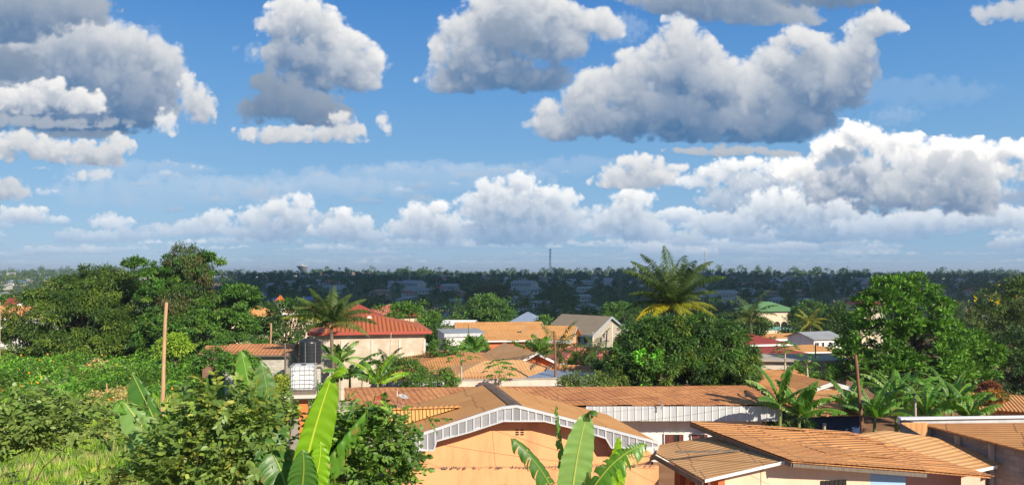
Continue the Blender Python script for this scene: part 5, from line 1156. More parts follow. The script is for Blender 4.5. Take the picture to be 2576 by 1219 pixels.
# ---- bananas
def banana_leaf(path, width, side, seed, pal, tear=.25, fold=.35, n=34, wavy=.03):
    """path: 4 Bezier points of the midrib; side: vector across the blade"""
    rng = np.random.default_rng(seed); p = [np.array(q, float) for q in path]; t = np.linspace(0, 1, n + 1)[:, None]
    mid = (1 - t) ** 3 * p[0] + 3 * (1 - t) ** 2 * t * p[1] + 3 * (1 - t) * t * t * p[2] + t ** 3 * p[3]
    tg = unit(np.gradient(mid, axis=0)); sv = np.array(side, float); sd = unit(sv - tg * (tg @ sv)[:, None]); nm = np.cross(sd, tg)
    nm = np.where((nm[:, 2:3] < 0), nm, nm)
    tt = t[:, 0]; w = width * np.clip(np.sin(np.clip(tt * .93 + .07, 0, 1) * math.pi) ** .42, 0.02, 1) * np.clip((tt - .07) / .06, .02, 1)
    pal = np.array(pal); out = []
    for s in (-1, 1):
        cuts = [0] + [i for i in range(3, n - 1) if rng.random() < tear] + [n]
        for a, b in zip(cuts, cuts[1:]):
            dro = rng.uniform(0, 1) * (1 if tear > .1 else .3); m = b - a + 1; k = np.arange(a, b + 1); g = np.linspace(-1, 1, m) if m > 1 else np.zeros(1)
            rows = []
            pull = -g[:, None] * tg[k] * (.16 if tear > .1 and b - a < n else 0) * width * np.linalg.norm(mid[1] - mid[0]) / max(width, .1) * 2
            for c, q in enumerate((0, .33, .68, 1.0)):
                fz = fold * (q ** 1.5) * (1 + dro * 1.6)
                rows.append(mid[k] + sd[k] * s * (w[k] * q * math.cos(min(fz, 1.3)))[:, None] - nm[k] * 0 + (pull * q) + np.array([0, 0, -1.0]) * (w[k] * q * math.sin(min(fz, 1.3)))[:, None]
                            + nm[k] * (np.sin(k * 2.1 + seed) * wavy * q * q)[:, None])
            V = np.stack(rows, 1).reshape(-1, 3); F = []
            for i in range(m - 1):
                for c in range(3): F.append((i * 4 + c, i * 4 + c + 1, (i + 1) * 4 + c + 1, (i + 1) * 4 + c))
            base = pal[0] * (1 + .12 * (rng.random() - .5)); cc = base[None] * (1 + .10 * np.sin(k * 2.6)[:, None] + rng.normal(0, .05, (m, 1))); cc = np.repeat(cc, 4, 0); br = rng.random(m) < (.22 if tear > .1 else .06); cc[np.arange(m)[br] * 4 + 3] = (.26, .16, .055)
            out.append((V, np.array(F), np.clip(cc, .004, .8)))
    r = np.linspace(.038, .008, n + 1) * (width / .34); ring = []
    for k in range(5):
        an = k * 2 * math.pi / 5; ring.append(mid + (sd * math.cos(an) + nm * math.sin(an)) * r[:, None])
    V = np.concatenate(ring); F = [(k * (n + 1) + i, k * (n + 1) + i + 1, ((k + 1) % 5) * (n + 1) + i + 1, ((k + 1) % 5) * (n + 1) + i) for k in range(5) for i in range(n)]
    out.append((V, np.array(F), np.tile(pal[1], (len(V), 1)))); return joinarr(out)
B_MID = [(.085, .20, .022), (.30, .36, .06)]; B_PALE = [(.16, .27, .075), (.40, .44, .12)]; B_DARK = [(.055, .135, .022), (.22, .30, .05)]; B_LIME = [(.16, .31, .012), (.42, .48, .05)]  # blade and midrib colours in several green tones
M['banana'] = foliage('banana_blade', .42, .36, .4, 1.45, (1.3, 1.4, .35))
def banana(label, foot, leaves, seed, stem_top=None, r=.13, grp=None):
    """leaves: (list of 4 points, width, side, palette, tear, fold)"""
    foot = Vector(foot); root = empty('banana_plant', foot, 0, label, 'banana plant', grp)
    st = MB(); tp_ = Vector(stem_top) if stem_top else foot + Vector((0, 0, 2.4)); st.tube([foot - Vector((0, 0, .2)), foot.lerp(tp_, .5), tp_], [r * 1.2, r, r * .55], 9)
    m_ = bpy.data.materials.get('banana_stem') or plain('banana_stem', (.20, .22, .06), .6, 0, .5, 3); st.build('stem', m_, root, smooth=True, org=foot)
    for i, (pt, w, sd, pal, te, fo) in enumerate(leaves):
        V, F, cc = banana_leaf(pt, w, sd, seed * 31 + i, pal, te, fo); npmesh('leaf', V, F, M['banana'], root, cc, smooth=True, org=foot)
    return root
def bz(a, b, c, d_): return [tuple(Q(*q)) for q in (a, b, c, d_)]
# the one in front of the orange house
banana('large banana plant with torn leaves in front of the orange gable house', Q(1440, 1700, 17.5), [
    (bz((1430, 1330, 17.5), (1435, 1250, 17.4), (1452, 1120, 17.4), (1478, 1038, 17.5)), .40, (1, .25, 0), B_PALE, .09, .18),
    (bz((1478, 1040, 17.5), (1486, 1028, 17.45), (1494, 1030, 17.35), (1496, 1044, 17.25)), .16, (.8, .5, .3), B_DARK, .2, .5),
    (bz((1425, 1330, 17.7), (1418, 1200, 17.8), (1408, 1100, 17.9), (1398, 1016, 18.0)), .17, (.7, .8, 0), B_DARK, .5, .5),
    (bz((1428, 1330, 17.3), (1400, 1230, 17.0), (1350, 1150, 16.9), (1284, 1100, 17.0)), .30, (.35, .5, .8), B_DARK, .30, .5),
    (bz((1440, 1330, 17.3), (1490, 1200, 17.0), (1560, 1130, 17.0), (1628, 1116, 17.2)), .33, (-.1, .5, .8), B_MID, .34, .25),
    (bz((1445, 1330, 17.8), (1500, 1240, 17.9), (1560, 1150, 17.9), (1556, 1098, 17.8)), .14, (1, .1, .2), B_LIME, .05, .2),
    (bz((1450, 1330, 17.7), (1520, 1280, 17.7), (1555, 1220, 17.7), (1566, 1150, 17.7)), .24, (1, .2, .1), B_LIME, .06, .3),
    (bz((1425, 1340, 17.2), (1380, 1260, 16.8), (1310, 1208, 16.6), (1230, 1226, 16.5)), .26, (.1, .6, .6), B_DARK, .3, .6),
], 3, Q(1435, 1330, 17.5), .16)
# the left pair
banana('banana plant with one tall upright sunlit leaf between the two near shrubs', Q(745, 1640, 11.10), [
    (bz((742, 1300, 11.10), (760, 1180, 11.10), (800, 1040, 11.10), (836, 942, 11.17)), 0.308, (.9, .35, -.2), B_LIME, .0, .6),
    (bz((836, 944, 11.17), (846, 930, 11.14), (856, 930, 11.10), (868, 938, 11.06)), 0.100, (.2, .8, .9), B_LIME, .0, .2),
    (bz((735, 1300, 11.25), (720, 1200, 11.32), (690, 1120, 11.40), (640, 1090, 11.47)), 0.293, (.4, .6, .6), B_DARK, .1, .4),
    (bz((735, 1310, 11.25), (700, 1200, 11.54), (690, 1120, 11.62), (678, 1060, 11.69)), 0.262, (.9, .4, 0), B_DARK, .1, .3),
    (bz((748, 1300, 11.32), (800, 1210, 11.54), (860, 1100, 11.69), (925, 1030, 11.77)), 0.262, (.6, .5, .5), B_MID, .2, .5),
    (bz((748, 1300, 10.95), (790, 1230, 10.88), (810, 1160, 10.88), (806, 1110, 10.88)), 0.185, (1, .2, 0), B_LIME, .05, .3),
    (bz((745, 1310, 10.95), (760, 1230, 10.80), (770, 1170, 10.73), (760, 1130, 10.73)), 0.246, (1, .3, .1), B_DARK, .1, .4),
], 5, Q(742, 1300, 11.10), .15)
banana('banana plant whose two broad leaves rise left of the wooden pole', Q(480, 1660, 12.41), [
    (bz((470, 1230, 12.41), (440, 1160, 12.41), (390, 1060, 12.41), (332, 938, 12.48)), 0.319, (.8, .2, .45), B_DARK, .24, .35),
    (bz((468, 1250, 12.26), (430, 1190, 12.19), (370, 1080, 12.12), (312, 1012, 12.12)), 0.334, (.75, .3, .5), B_PALE, .03, .3),
    (bz((312, 1013, 12.12), (304, 1010, 12.08), (297, 1020, 12.04), (296, 1034, 11.97)), 0.152, (.4, .8, .3), B_MID, .0, .5),
    (bz((470, 1250, 12.19), (450, 1200, 11.97), (420, 1160, 11.90), (380, 1150, 11.83)), 0.198, (.3, .5, .7), B_MID, .05, .4),
], 6, Q(470, 1240, 12.41), .14)
banana('banana plant with folded leaves beside the raised water container', Q(660, 1560, 20), [
    (bz((690, 1180, 20), (690, 1100, 20), (680, 1000, 20), (655, 905, 20.1)), .38, (.9, .4, 0), B_DARK, .06, .3),
    (bz((660, 1180, 20.2), (650, 1080, 20.2), (630, 980, 20.2), (606, 880, 20.3)), .38, (.9, .3, .2), B_MID, .05, .45),
    (bz((655, 1180, 19.8), (640, 1080, 19.7), (620, 1000, 19.6), (640, 950, 19.5)), .32, (.7, .6, .2), B_PALE, .1, .6),
    (bz((690, 1190, 20.3), (710, 1110, 20.4), (700, 1040, 20.4), (680, 980, 20.4)), .32, (.9, .2, .2), B_MID, .2, .4),
    (bz((520, 1100, 20.3), (516, 1040, 20.3), (518, 1000, 20.3), (521, 945, 20.3)), .16, (.5, .8, 0), B_DARK, .0, .5),
], 7, Q(675, 1180, 20), .14)
def wild_banana(label, u, v, Y, n, L, seed, w=.3, el0=84, pal=None, grp=None):
    rng = np.random.default_rng(seed); top = Q(u, v, Y); foot = Vector((top.x, Y, gzf(top.x, Y))); lv = []
    for i in range(n):
        az = i * 2.4 + rng.normal(0, .3); el = math.radians(el0 - 58 * (i / n)); l_ = L * rng.uniform(.75, 1.1)
        dh = np.array([math.cos(az), math.sin(az), 0]); a = np.array(top); b = a + (dh * math.cos(el) + np.array([0, 0, math.sin(el)])) * l_ * .4
        c_ = b + (dh * math.cos(el - .35) + np.array([0, 0, math.sin(el - .35)])) * l_ * .35; e_ = c_ + (dh * math.cos(el - 1.0) + np.array([0, 0, math.sin(el - 1.0)])) * l_ * .3
        sd = np.cross(dh, (0, 0, 1.0)) + rng.normal(0, .25, 3)
        lv.append(([a, b, c_, e_], 1.3 * w * rng.uniform(.75, 1.1), sd, (pal or [B_MID, B_DARK, B_DARK, B_MID, B_PALE])[i % (len(pal) if pal else 5)], rng.choice([.08, .25, .45]), rng.uniform(.2, .6)))
    return banana(label, foot, lv, seed, top, .11, grp)
wild_banana('banana plant with ragged leaves at the right end of the long house', 2010, 1045, 39.5, 11, 2.3, 11, .30)
wild_banana('banana plant right of the tall brown pole', 2200, 1050, 41, 11, 2.5, 12, .30)
wild_banana('banana plant left of the tall brown pole', 2140, 1040, 43, 9, 2.2, 13, .28)
wild_banana('banana plant behind the white parapet, upright leaves', 2330, 1050, 42, 10, 2.7, 14, .30)
wild_banana('banana plant at the right end of the clump by the ribbed shed', 2440, 1052, 42, 9, 2.3, 15, .28)
wild_banana('tall banana leaves in front of the light green tree', 2270, 1040, 46, 9, 2.9, 16, .30)
wild_banana('banana plant with upright split leaves over the lower brown roof', 1962, 1020, 39, 8, 2.7, 23, .26, 88)
wild_banana('banana plant standing between the parapet and the light green tree', 2395, 1030, 43.5, 9, 2.8, 24, .28, 86)
wild_banana('banana plant in the middle of the clump with long arching leaves', 2255, 1010, 44, 9, 2.7, 25, .28, 86)
wild_banana('banana plant in front of the cement rendered wall, one split yellow leaf', 850, 912, 59, 9, 2.3, 17, .30, pal=[B_MID, B_MID, B_DARK, B_PALE, B_DARK])
wild_banana('banana plant with bright fanned leaves left of the green bush', 950, 965, 46, 10, 2.2, 18, .27, 84, [B_LIME, B_MID, B_MID, B_DARK])
wild_banana('dark leaved banana plant between the black tank and the fanned one', 880, 945, 49, 10, 2.4, 19, .3, 60, [B_DARK, B_MID, B_DARK])
wild_banana('banana plant by the white block building', 1190, 885, 76, 9, 2.3, 20, .34)
wild_banana('small banana plant near the dark fence post left of the palms', 1357, 880, 72, 7, 2.0, 22, .32)

# ---- papayas
def papaya(label, u, v, Y, H, n, seed, R_=1.1):
    rng = np.random.default_rng(seed); top = Q(u, v, Y); foot = Vector((top.x + rng.normal(0, .1), Y, top.z - H)); foot.z = min(foot.z, gzf(foot.x, Y))
    root = empty('papaya_tree', foot, 0, label, 'tree'); tb = MB(); tb.tube([foot, foot.lerp(top, .5) + Vector((rng.normal(0, .08), 0, 0)), top], [.11, .085, .05], 8); tb.build('trunk', M['pale_wood'], root, smooth=True, org=foot)
    out = []
    for i in range(n):
        az = i * 2.4; el = math.radians(72 - 85 * i / n); l_ = R_ * rng.uniform(.7, 1.05); dh = np.array([math.cos(az) * math.cos(el), math.sin(az) * math.cos(el), math.sin(el)])
        a = np.array(top); e_ = a + dh * l_
        out.append(leaf_arrays(a[None], dh[None], np.array([[0, 0, 1.0]]), np.array([l_]), np.array([.03]), np.array([(.16, .20, .05)])))
        k = 9; an = np.linspace(-2.3, 2.3, k); f = np.array([math.cos(az), math.sin(az), -.25]); sd = np.array([-math.sin(az), math.cos(az), 0])
        dirs = np.cos(an)[:, None] * f + np.sin(an)[:, None] * sd + rng.normal(0, .08, (k, 3)) - np.array([0, 0, .2])
        c0 = np.array([(.06, .14, .02), (.08, .17, .022), (.045, .11, .018)][rng.integers(3)])
        out.append(leaf_arrays(np.repeat(e_[None], k, 0), dirs, np.tile((0, 0, 1.0), (k, 1)) + rng.normal(0, .2, (k, 3)), .36 * R_ * (1 - .12 * np.abs(an)) * rng.uniform(.9, 1.15, k), np.full(k, .13 * R_), np.tile(c0, (k, 1)) * (1 + rng.normal(0, .1, (k, 1)))))
    V, F, cc = joinarr(out); npmesh('crown', V, F, M['leaf'], root, cc, org=foot)
papaya('slim papaya tree left, standing before the tan cottage roof', 1160, 900, 50, 5, 26, 71, 1.0)
papaya('short papaya tree right of it, leaves over the yard wall', 1258, 940, 47, 4.5, 24, 72, 1.05)
papaya('papaya tree in front of the maroon roofs', 1975, 886, 53, 4, 22, 73, 1.0)
papaya('papaya tree with pale trunk rising by the white parapet', 2302, 990, 37, 6, 26, 74, 1.15)
papaya('papaya tree beyond the blue metal roof', 1290, 880, 66, 4, 16, 75, 1.0)
papaya('small papaya in front of the unfinished house', 2030, 918, 53, 3, 18, 76, .9)

# ---- the olive shrubs right below the balcony
def near_shrub(label, foot, bl, Y, ncl, per, seed, pal=G_OLIVE, ln=.115, wd=.066, nl=16):
    """leaves set in flat sprays along short twigs"""
    blobs = blob_w(bl, Y); rng = np.random.default_rng(seed); foot = Vector(foot)
    root = empty('broadleaf_shrub', foot, 0, label, 'shrub')
    _, cen = crown_arrays(blobs, ncl, 1, .1, .1, .1, pal, rng, inner=.3, up=.5)
    n = len(cen); c = cen[:, :3] + rng.normal(0, .10, (n, 3)) + cen[:, 3:] * (np.abs(rng.normal(0, .16, n)) * (rng.random(n) < .45))[:, None]; od = cen[:, 3:].copy()
    d = unit(od * .7 + rng.normal(0, .5, (n, 3)) * np.array([1, 1, .35]) + np.array([0, 0, .12])); Lt = rng.uniform(.22, .5, n)
    sd = unit(np.cross(d, np.array([0, 0, 1.0]) + rng.normal(0, .3, (n, 3)))); up = np.cross(sd, d)
    palA = np.array(pal); t0 = palA[rng.integers(0, len(palA), n)]; V, A, N_, T_ = [], [], [], []
    for k in range(per):
        f = (k + .5) / per; s = -1 if k % 2 else 1
        p = c + d * (Lt * (f - .35))[:, None] + np.array([0, 0, -1.0]) * (.10 * Lt * f * f)[:, None]
        a = d * (.45 + .6 * f) + sd * s * (1.0 - .55 * f) + np.array([0, 0, -1.0]) * rng.uniform(.0, .55, n)[:, None] + rng.normal(0, .16, (n, 3))
        V.append(p); A.append(a); N_.append(up + rng.normal(0, .32, (n, 3))); T_.append(np.clip(t0 * (1 + rng.normal(0, .15, (n, 1))), .004, .6))
    V, A, N_, T_ = map(np.concatenate, (V, A, N_, T_)); m = len(V)
    V, F, cc = leaf_arrays(V, A, N_, ln * rng.uniform(.55, 1.25, m), wd * rng.uniform(.7, 1.25, m), T_, True)
    npmesh('crown', V, F, M['leaf_gloss'], root, cc, org=foot); limbs(foot, blobs, cen, rng, .04, nl, parent=root, org=foot)
near_shrub('large olive green shrub with glossy leaves at the lower left of centre', (-5, 11.6, 0), [(600, 1030, 90, 30), (530, 1075, 90, 40), (650, 1080, 78, 54), (480, 1122, 66, 30), (560, 1150, 110, 46), (440, 1185, 76, 34), (610, 1165, 80, 54), (340, 1180, 66, 14, .3), (520, 1215, 120, 30), (300, 1212, 50, 12), (415, 1085, 50, 14), (545, 1000, 46, 16), (690, 1055, 34, 14), (450, 1045, 34, 10), (380, 1130, 50, 12)], 11.6, 600, 10, 91, [(a * 1.3, b * 1.22, c * 1.1) for a, b, c in G_OLIVE] + [(.09, .13, .028), (.07, .11, .024), (.085, .125, .03), (.08, .12, .025), (.06, .10, .022), (.09, .135, .03)])
near_shrub('brighter green shrub reaching the corner of the orange house', (-2.2, 12.6, 0), [(905, 1112, 86, 46), (965, 1085, 58, 30), (880, 1178, 90, 44), (1003, 1140, 30, 32), (835, 1110, 30, 26), (830, 1218, 80, 22), (925, 1050, 30, 18), (1000, 1205, 34, 18), (880, 1080, 36, 18), (930, 1190, 50, 30), (960, 1052, 20, 12), (1025, 1110, 22, 12), (835, 1070, 26, 14), (1020, 1175, 24, 12)], 12.6, 560, 10, 92, [(.06, .115, .018), (.08, .145, .022), (.05, .095, .016), (.10, .16, .025), (.04, .08, .016)])
near_shrub('dull green shrub at the left edge above the grass', (-11.5, 13, 0), [(60, 1050, 110, 18), (170, 1036, 84, 14), (40, 1090, 100, 22), (190, 1078, 76, 18), (0, 1125, 50, 18), (120, 1108, 66, 10), (300, 1072, 36, 8), (350, 1105, 28, 6), (20, 1180, 20, 14), (110, 1016, 50, 8)], 13, 330, 10, 93, [(.085, .125, .03), (.11, .15, .035), (.07, .11, .025), (.095, .13, .03)], nl=4)

# ------------------------------------------------------------------ poles, tanks, dishes, wires
def pole(label, pts, Y, r, m, foot=True, name='wooden_pole'):
    P_ = [Q(u, v, Y) for u, v in pts]; g_ = Vector((P_[-1].x, Y, gzf(P_[-1].x, Y)))
    if P_[-1].z > g_.z: P_.append(Vector((P_[-1].x + (P_[-1].x - P_[-2].x) * .5, Y, g_.z - .3)))
    mb = MB(); n = len(P_); mb.tube(P_, [r * (.85 + .3 * i / n) for i in range(n)], 8); o = mb.build(name, M[m], smooth=True); tag(o, label, 'pole'); return o
pole('tall crooked pale timber pole standing in front of the vine covered tree', [(419, 760), (416, 800), (414, 850), (412, 900), (411, 960), (408, 1025)], 32, .08, 'pole_wood')
pole('tall leaning brown pole rising among the banana plants', [(2152, 892), (2156, 930), (2161, 985), (2166, 1040), (2169, 1092)], 38.5, .095, 'pole_dark')
pole('brown timber pole beside the pierced vent block wall', [(1394, 832), (1396, 870), (1398, 955)], 51, .085, 'pole_dark')
pole('thin dark pole left of the young palm by the red roofs', [(1452, 836), (1451, 895)], 69, .075, 'pole_dark')
pole('thin grey pole right of the young palm by the red roofs', [(1527, 832), (1522, 905)], 64, .06, 'grey_wood')
pole('short pale pole above the brown roofed old house', [(682, 812), (681, 866)], 68, .07, 'pole_wood')
pole('slim grey pole in front of the unfinished house', [(2051, 862), (2053, 965)], 57, .055, 'grey_wood')
pole('grey pole at the corner of the whitewashed block house', [(717, 862), (718, 948)], 52, .07, 'grey_wood')
pole('weathered grey pole at the white block building', [(1178, 815), (1180, 850)], 84, .07, 'grey_wood')
pole('tapering antenna pole standing against the cement rendered wall', [(984, 836), (980, 900)], 60, .035, 'pale_wood')
pole('short rough stake with peeling bark in the overgrown plot', [(268, 963), (271, 1000)], 60, .06, 'pole_wood', name='stake')
pole('square pale post beside the dark blue hut', [(2074, 1064), (2074, 1100)], 40, .12, 'pale_wood', name='post')

x0, Yt = (764 - 1288) / KF * 33, 33.0
stand = empty('tank_tower', (x0, Yt, 0), R(8), 'orange column with flat concrete deck carrying the white liquid container', 'tower')
mb = MB(); mb.box((0, 0, 2.25), (.37, .37, 5.1)); mb.build('column', M['orange_col'], stand)
mb = MB(); mb.box((0, 0, 4.82), (1.42, 1.3, .13)); mb.box((0, 0, 4.70), (.8, .7, .10)); mb.build('deck', M['pale_cement'], stand)
ibc = empty('liquid_container', (x0, Yt, 4.885), R(8), 'white plastic liquid container in a steel cage on the orange tower', 'container')
mb = MB()
for y_ in (-.42, 0, .42): mb.box((0, y_, .08), (1.0, .1, .16))
mb.box((0, 0, .185), (1.02, .98, .04)); mb.build('pallet', M['grey_wood'], ibc)
mb = MB()
bm = bmesh.new(); bmesh.ops.create_cube(bm, size=1); bmesh.ops.scale(bm, vec=(.93, .9, .98), verts=bm.verts); bmesh.ops.bevel(bm, geom=bm.edges[:], offset=.07, segments=3, affect='EDGES'); bmesh.ops.translate(bm, vec=(0, 0, .70), verts=bm.verts)
me = bpy.data.meshes.new('bottle'); bm.to_mesh(me); bm.free(); me.materials.append(M['ibc']); bo = bpy.data.objects.new('bottle', me); C.objects.link(bo); bo.parent = ibc
mb = MB(); mb.lathe((0, 0, 1.18), [(.1, 0), (.1, .05), (.02, .06)], 14); cp_ = mb.build('cap', M['tank_black'], ibc); 
mb = MB(); hw, hd = .49, .475
for k in range(6):
    x_ = -hw + 2 * hw * k / 5
    for y_ in (-hd, hd): mb.tube([(x_, y_, .2), (x_, y_, 1.2)], .009, 6)
    y2 = -hd + 2 * hd * k / 5
    for x2 in (-hw, hw): mb.tube([(x2, y2, .2), (x2, y2, 1.2)], .009, 6)
for z_ in (.22, .45, .62, .85, 1.03, 1.2):
    mb.tube([(-hw, -hd - .012, z_), (hw, -hd - .012, z_)], .013, 6); mb.tube([(-hw, hd + .012, z_), (hw, hd + .012, z_)], .013, 6)
    mb.tube([(-hw - .012, -hd, z_), (-hw - .012, hd, z_)], .013, 6); mb.tube([(hw + .012, -hd, z_), (hw + .012, hd, z_)], .013, 6)
mb.build('cage', M['steel'], ibc)
mb = MB(); mb.box((-.22, -.49, .76), (.2, .012, .3)); mb.build('label_plate', M['trim_white'], ibc)
mb = MB(); mb.tube([(.52, -.3, .3), (.60, -.3, .2), (.60, -.3, -4.6)], .022, 6); mb.build('outlet_pipe', M['tank_black'], ibc)

xt = (780 - 1288) / KF * 56
ts = empty('tank_stand', (xt, 56, gzf(xt, 56)), R(12), 'cement block stand under the black water tank', 'stand')
mb = MB(); mb.box((0, 0, 1.85), (1.5, 1.5, 3.6)); mb.build('base', M['pale_block'], ts); mb = MB(); mb.box((0, 0, 3.62), (1.9, 1.9, .14)); mb.build('slab', M['cement'], ts)
zt = gzf(xt, 56) + 3.69
tk = empty('water_tank', (xt, 56, zt), 0, 'round black plastic water tank with domed lid beside the cement rendered house', 'water tank')
pr = [(.84, 0)]
for k in range(6): pr += [(.88, .03 + k * .28), (.88, .22 + k * .28), (.855, .25 + k * .28), (.855, .27 + k * .28)]
mb = MB(); mb.lathe((0, 0, 0), pr + [(.88, 1.72), (.86, 1.78), (.55, 2.0), (.24, 2.08)], 30); mb.build('body', M['tank_black'], tk, smooth=False)
mb = MB(); mb.lathe((0, 0, 2.07), [(.26, 0), (.26, .07), (.2, .13), (.03, .16)], 20); mb.build('lid', M['tank_black'], tk)
for x_ in (-.15, .6):
    mb = MB(); mb.tube([(x_, -math.sqrt(.9 ** 2 - x_ * x_), 0), (x_, -math.sqrt(.9 ** 2 - x_ * x_), 1.75)], .014, 6); mb.build('strap', M['steel'], tk)

tk.scale = (.9, .9, .9)

def dish(label, c, r, face, m, mast_to):
    c = Vector(c); root = empty('satellite_dish', (c.x, c.y, mast_to), 0, label, 'satellite dish'); q = Vector(face).to_track_quat('Z', 'Y').to_matrix()
    mb = MB(); mb.lathe((0, 0, 0), [(.01, -.01), (r * .35, .0), (r * .7, r * .09), (r, r * .22), (r, r * .24), (r * .7, r * .115), (r * .35, .025), (.01, .015)], 26); mb.v = [c + q @ p for p in mb.v]; mb.build('reflector', M[m], root, smooth=True, org=root.location)
    mb = MB(); a = c + q @ Vector((0, -r * .9, r * .15)); e_ = c + q @ Vector((0, -r * .2, r * .95)); mb.tube([a, e_], .012, 5); mb.box(e_, (.06, .06, .09)); mb.build('feed_arm', M['steel'], root, org=root.location)
    mb = MB(); b_ = c - Vector(face).normalized() * .06; mb.tube([b_, Vector((b_.x, b_.y, mast_to - .1))], .022, 6); mb.build('mast', M['steel'], root, org=root.location)
dish('rust red satellite dish tilted on the old corrugated roof', Q(957, 1008, 38.4), .31, (-.25, -.85, .30), 'dish_red', 3.05)
dish('flat lying grey satellite dish on a bracket right of the rust red one', Q(1014, 999, 39), .27, (.35, -.15, .95), 'dish_grey', 3.1)
dish('pale satellite dish seen from its edge below the rust red one', Q(934, 1030, 36.5), .27, (.75, -.35, .4), 'dish_grey', 2.6)
mb = MB(); a = Q(1664, 1010, 39.6); mb.tube([a + Vector((0, 0, -.4)), a + Vector((0, -.05, .12))], .02, 6); mb.tube([a + Vector((-.1, 0, -.1)), a + Vector((.06, -.02, .02))], .015, 5); mb.tube([a + Vector((.08, 0, -.1)), a + Vector((-.05, -.02, -.35))], .015, 5)
tag(mb.build('bracket', M['steel']), 'small metal bracket fixed on the white fascia of the long house', 'bracket')
pole('short white pipe standing on the old corrugated roof', [(999, 981), (1000, 1005)], 39.4, .02, 'trim_white', name='vent_pipe')

def cable(label, a, c, sag, r=.006):
    a, c = Vector(a), Vector(c); mb = MB(); mb.tube([lerp(a, c, t) - Vector((0, 0, sag * 4 * t * (1 - t))) for t in [i / 14 for i in range(15)]], r, 4); tag(mb.build('cable', M['wire']), label, 'cable')
cable('black cable slanting down across the tan roof of the gable house', Q(872, 979, 37), Q(1420, 1138, 25.5), -.1)
cable('thin cable across the orange gable wall', Q(1098, 1115, 26.8), Q(1650, 1178, 26), .12)
cable('cable running low across the tan roof of the low house', Q(1600, 1146, 26.5), Q(2110, 1165, 24), .06)
cable('cable over the long rusty roof toward the tall brown pole', Q(1500, 1064, 37), Q(2157, 938, 38.5), .5)
cable('cable along the ridge of the long rusty roof', Q(1290, 1000, 38.5), Q(1800, 982, 38.8), .25)
cable('cable from the tall brown pole out to the right edge', Q(2157, 940, 38.5), Q(2620, 965, 36), .4)
cable('cable from the pale timber pole to the old corrugated roof', Q(417, 790, 32), Q(872, 980, 37), .5)
cable('cable between the brown pole and the grey pole by the red roofs', Q(1397, 850, 51), Q(1524, 850, 64), .4)
cable('cable from the slim grey pole toward the left', Q(2052, 880, 57), Q(1750, 1000, 40), .3)
cable('looping cable low on the orange boundary wall', Q(1390, 1215, 25.9), Q(1500, 1206, 26), -.1)

# ------------------------------------------------------------------ far hillside
def far_mesh(name, seed, W, D, H, roof, wm, rm):
    mb = MB(); mb.box((0, 0, H / 2 - 1), (W, D, H + 2), 0); w, d, o_ = W / 2 + .6, D / 2 + .6, H
    r = H + D * .22
    if roof == 'hip':
        k = max(W / 2 - D / 2, 0) + .1; A, B_ = Vector((-k, 0, r)), Vector((k, 0, r)); p = [Vector((-w, -d, o_)), Vector((w, -d, o_)), Vector((w, d, o_)), Vector((-w, d, o_))]
        mb.face([p[0], p[1], B_, A], 1); mb.face([p[1], p[2], B_], 1); mb.face([p[2], p[3], A, B_], 1); mb.face([p[3], p[0], A], 1)
    else:
        mb.face([(-w, -d, o_), (w, -d, o_), (w, 0, r), (-w, 0, r)], 1); mb.face([(w, d, o_), (-w, d, o_), (-w, 0, r), (w, 0, r)], 1)
        for s in (-1, 1): mb.face([(s * W / 2, -D / 2, o_), (s * W / 2, D / 2, o_), (s * W / 2, 0, r)], 0)
    n = int(W / 2.6)
    for i in range(n): mb.box((-W / 2 + 1.5 + i * (W - 3) / max(n - 1, 1), -D / 2, H - 1.5), (1.1, .1, 1.2), 2)
    o = mb.build(name, [M[wm], M[rm], M['glass']]); return o
FP = [('grey roofed white walled house on the far shaded hillside', 'far_white', 'far_roof', 'hip', 11, 8, 3.2), ('white walled gabled house on the far shaded hillside', 'far_white', 'far_roof', 'gable', 13, 8, 3.4),
      ('tan walled house with brown roof on the far hillside', 'far_tan', 'far_rust', 'hip', 12, 9, 3.2), ('pale walled red roofed house on the far hillside', 'far_white', 'far_red', 'hip', 11, 9, 3.6),
      ('large two storey pale building on the far hillside', 'far_white', 'far_roof', 'gable', 19, 10, 6.2), ('blue roofed building on the far hillside below the ridge', 'far_white', 'far_blue', 'hip', 17, 10, 3.6)]
protos = [far_mesh('hillside_house', i, f[4], f[5], f[6], f[3], f[1], f[2]) for i, f in enumerate(FP)]
rh = random.Random(77); spots = []
def add_house(u, Y, k):
    x = (u - 1288) / KF * Y
    for a, b_, _ in spots:
        if abs(a - x) < 15 and abs(b_ - Y) < 17: return
    spots.append((x, Y, k))
for u, Y, k in [(140, 560, 3), (60, 520, 0), (28, 470, 2), (60, 460, 2), (10, 440, 1), (165, 500, 1), (700, 470, 5), (660, 520, 5), (740, 455, 0), (780, 480, 5), (820, 470, 5), (640, 470, 0), (1040, 620, 4), (1000, 700, 1), (1320, 640, 4), (1350, 600, 0), (1300, 600, 1), (1335, 680, 0), (1460, 520, 1), (1700, 620, 0), (2390, 420, 3), (2440, 380, 2), (2460, 330, 1), (2330, 460, 4)]: add_house(u, Y, k)
while len(spots) < 270:
    Y = 360 + 900 * rh.random() ** 1.15; u = rh.uniform(-60, 2640)
    dens = .5 + .5 * math.sin(u / 130.0 + Y / 90.0)
    if rh.random() > dens + .15: continue
    k = rh.choices(range(6), [6, 5, 3, 1.2, .7, .2])[0]
    if u > 1950 and Y < 620: k = rh.choice([2, 2, 3, 0])
    add_house(u, Y, k)
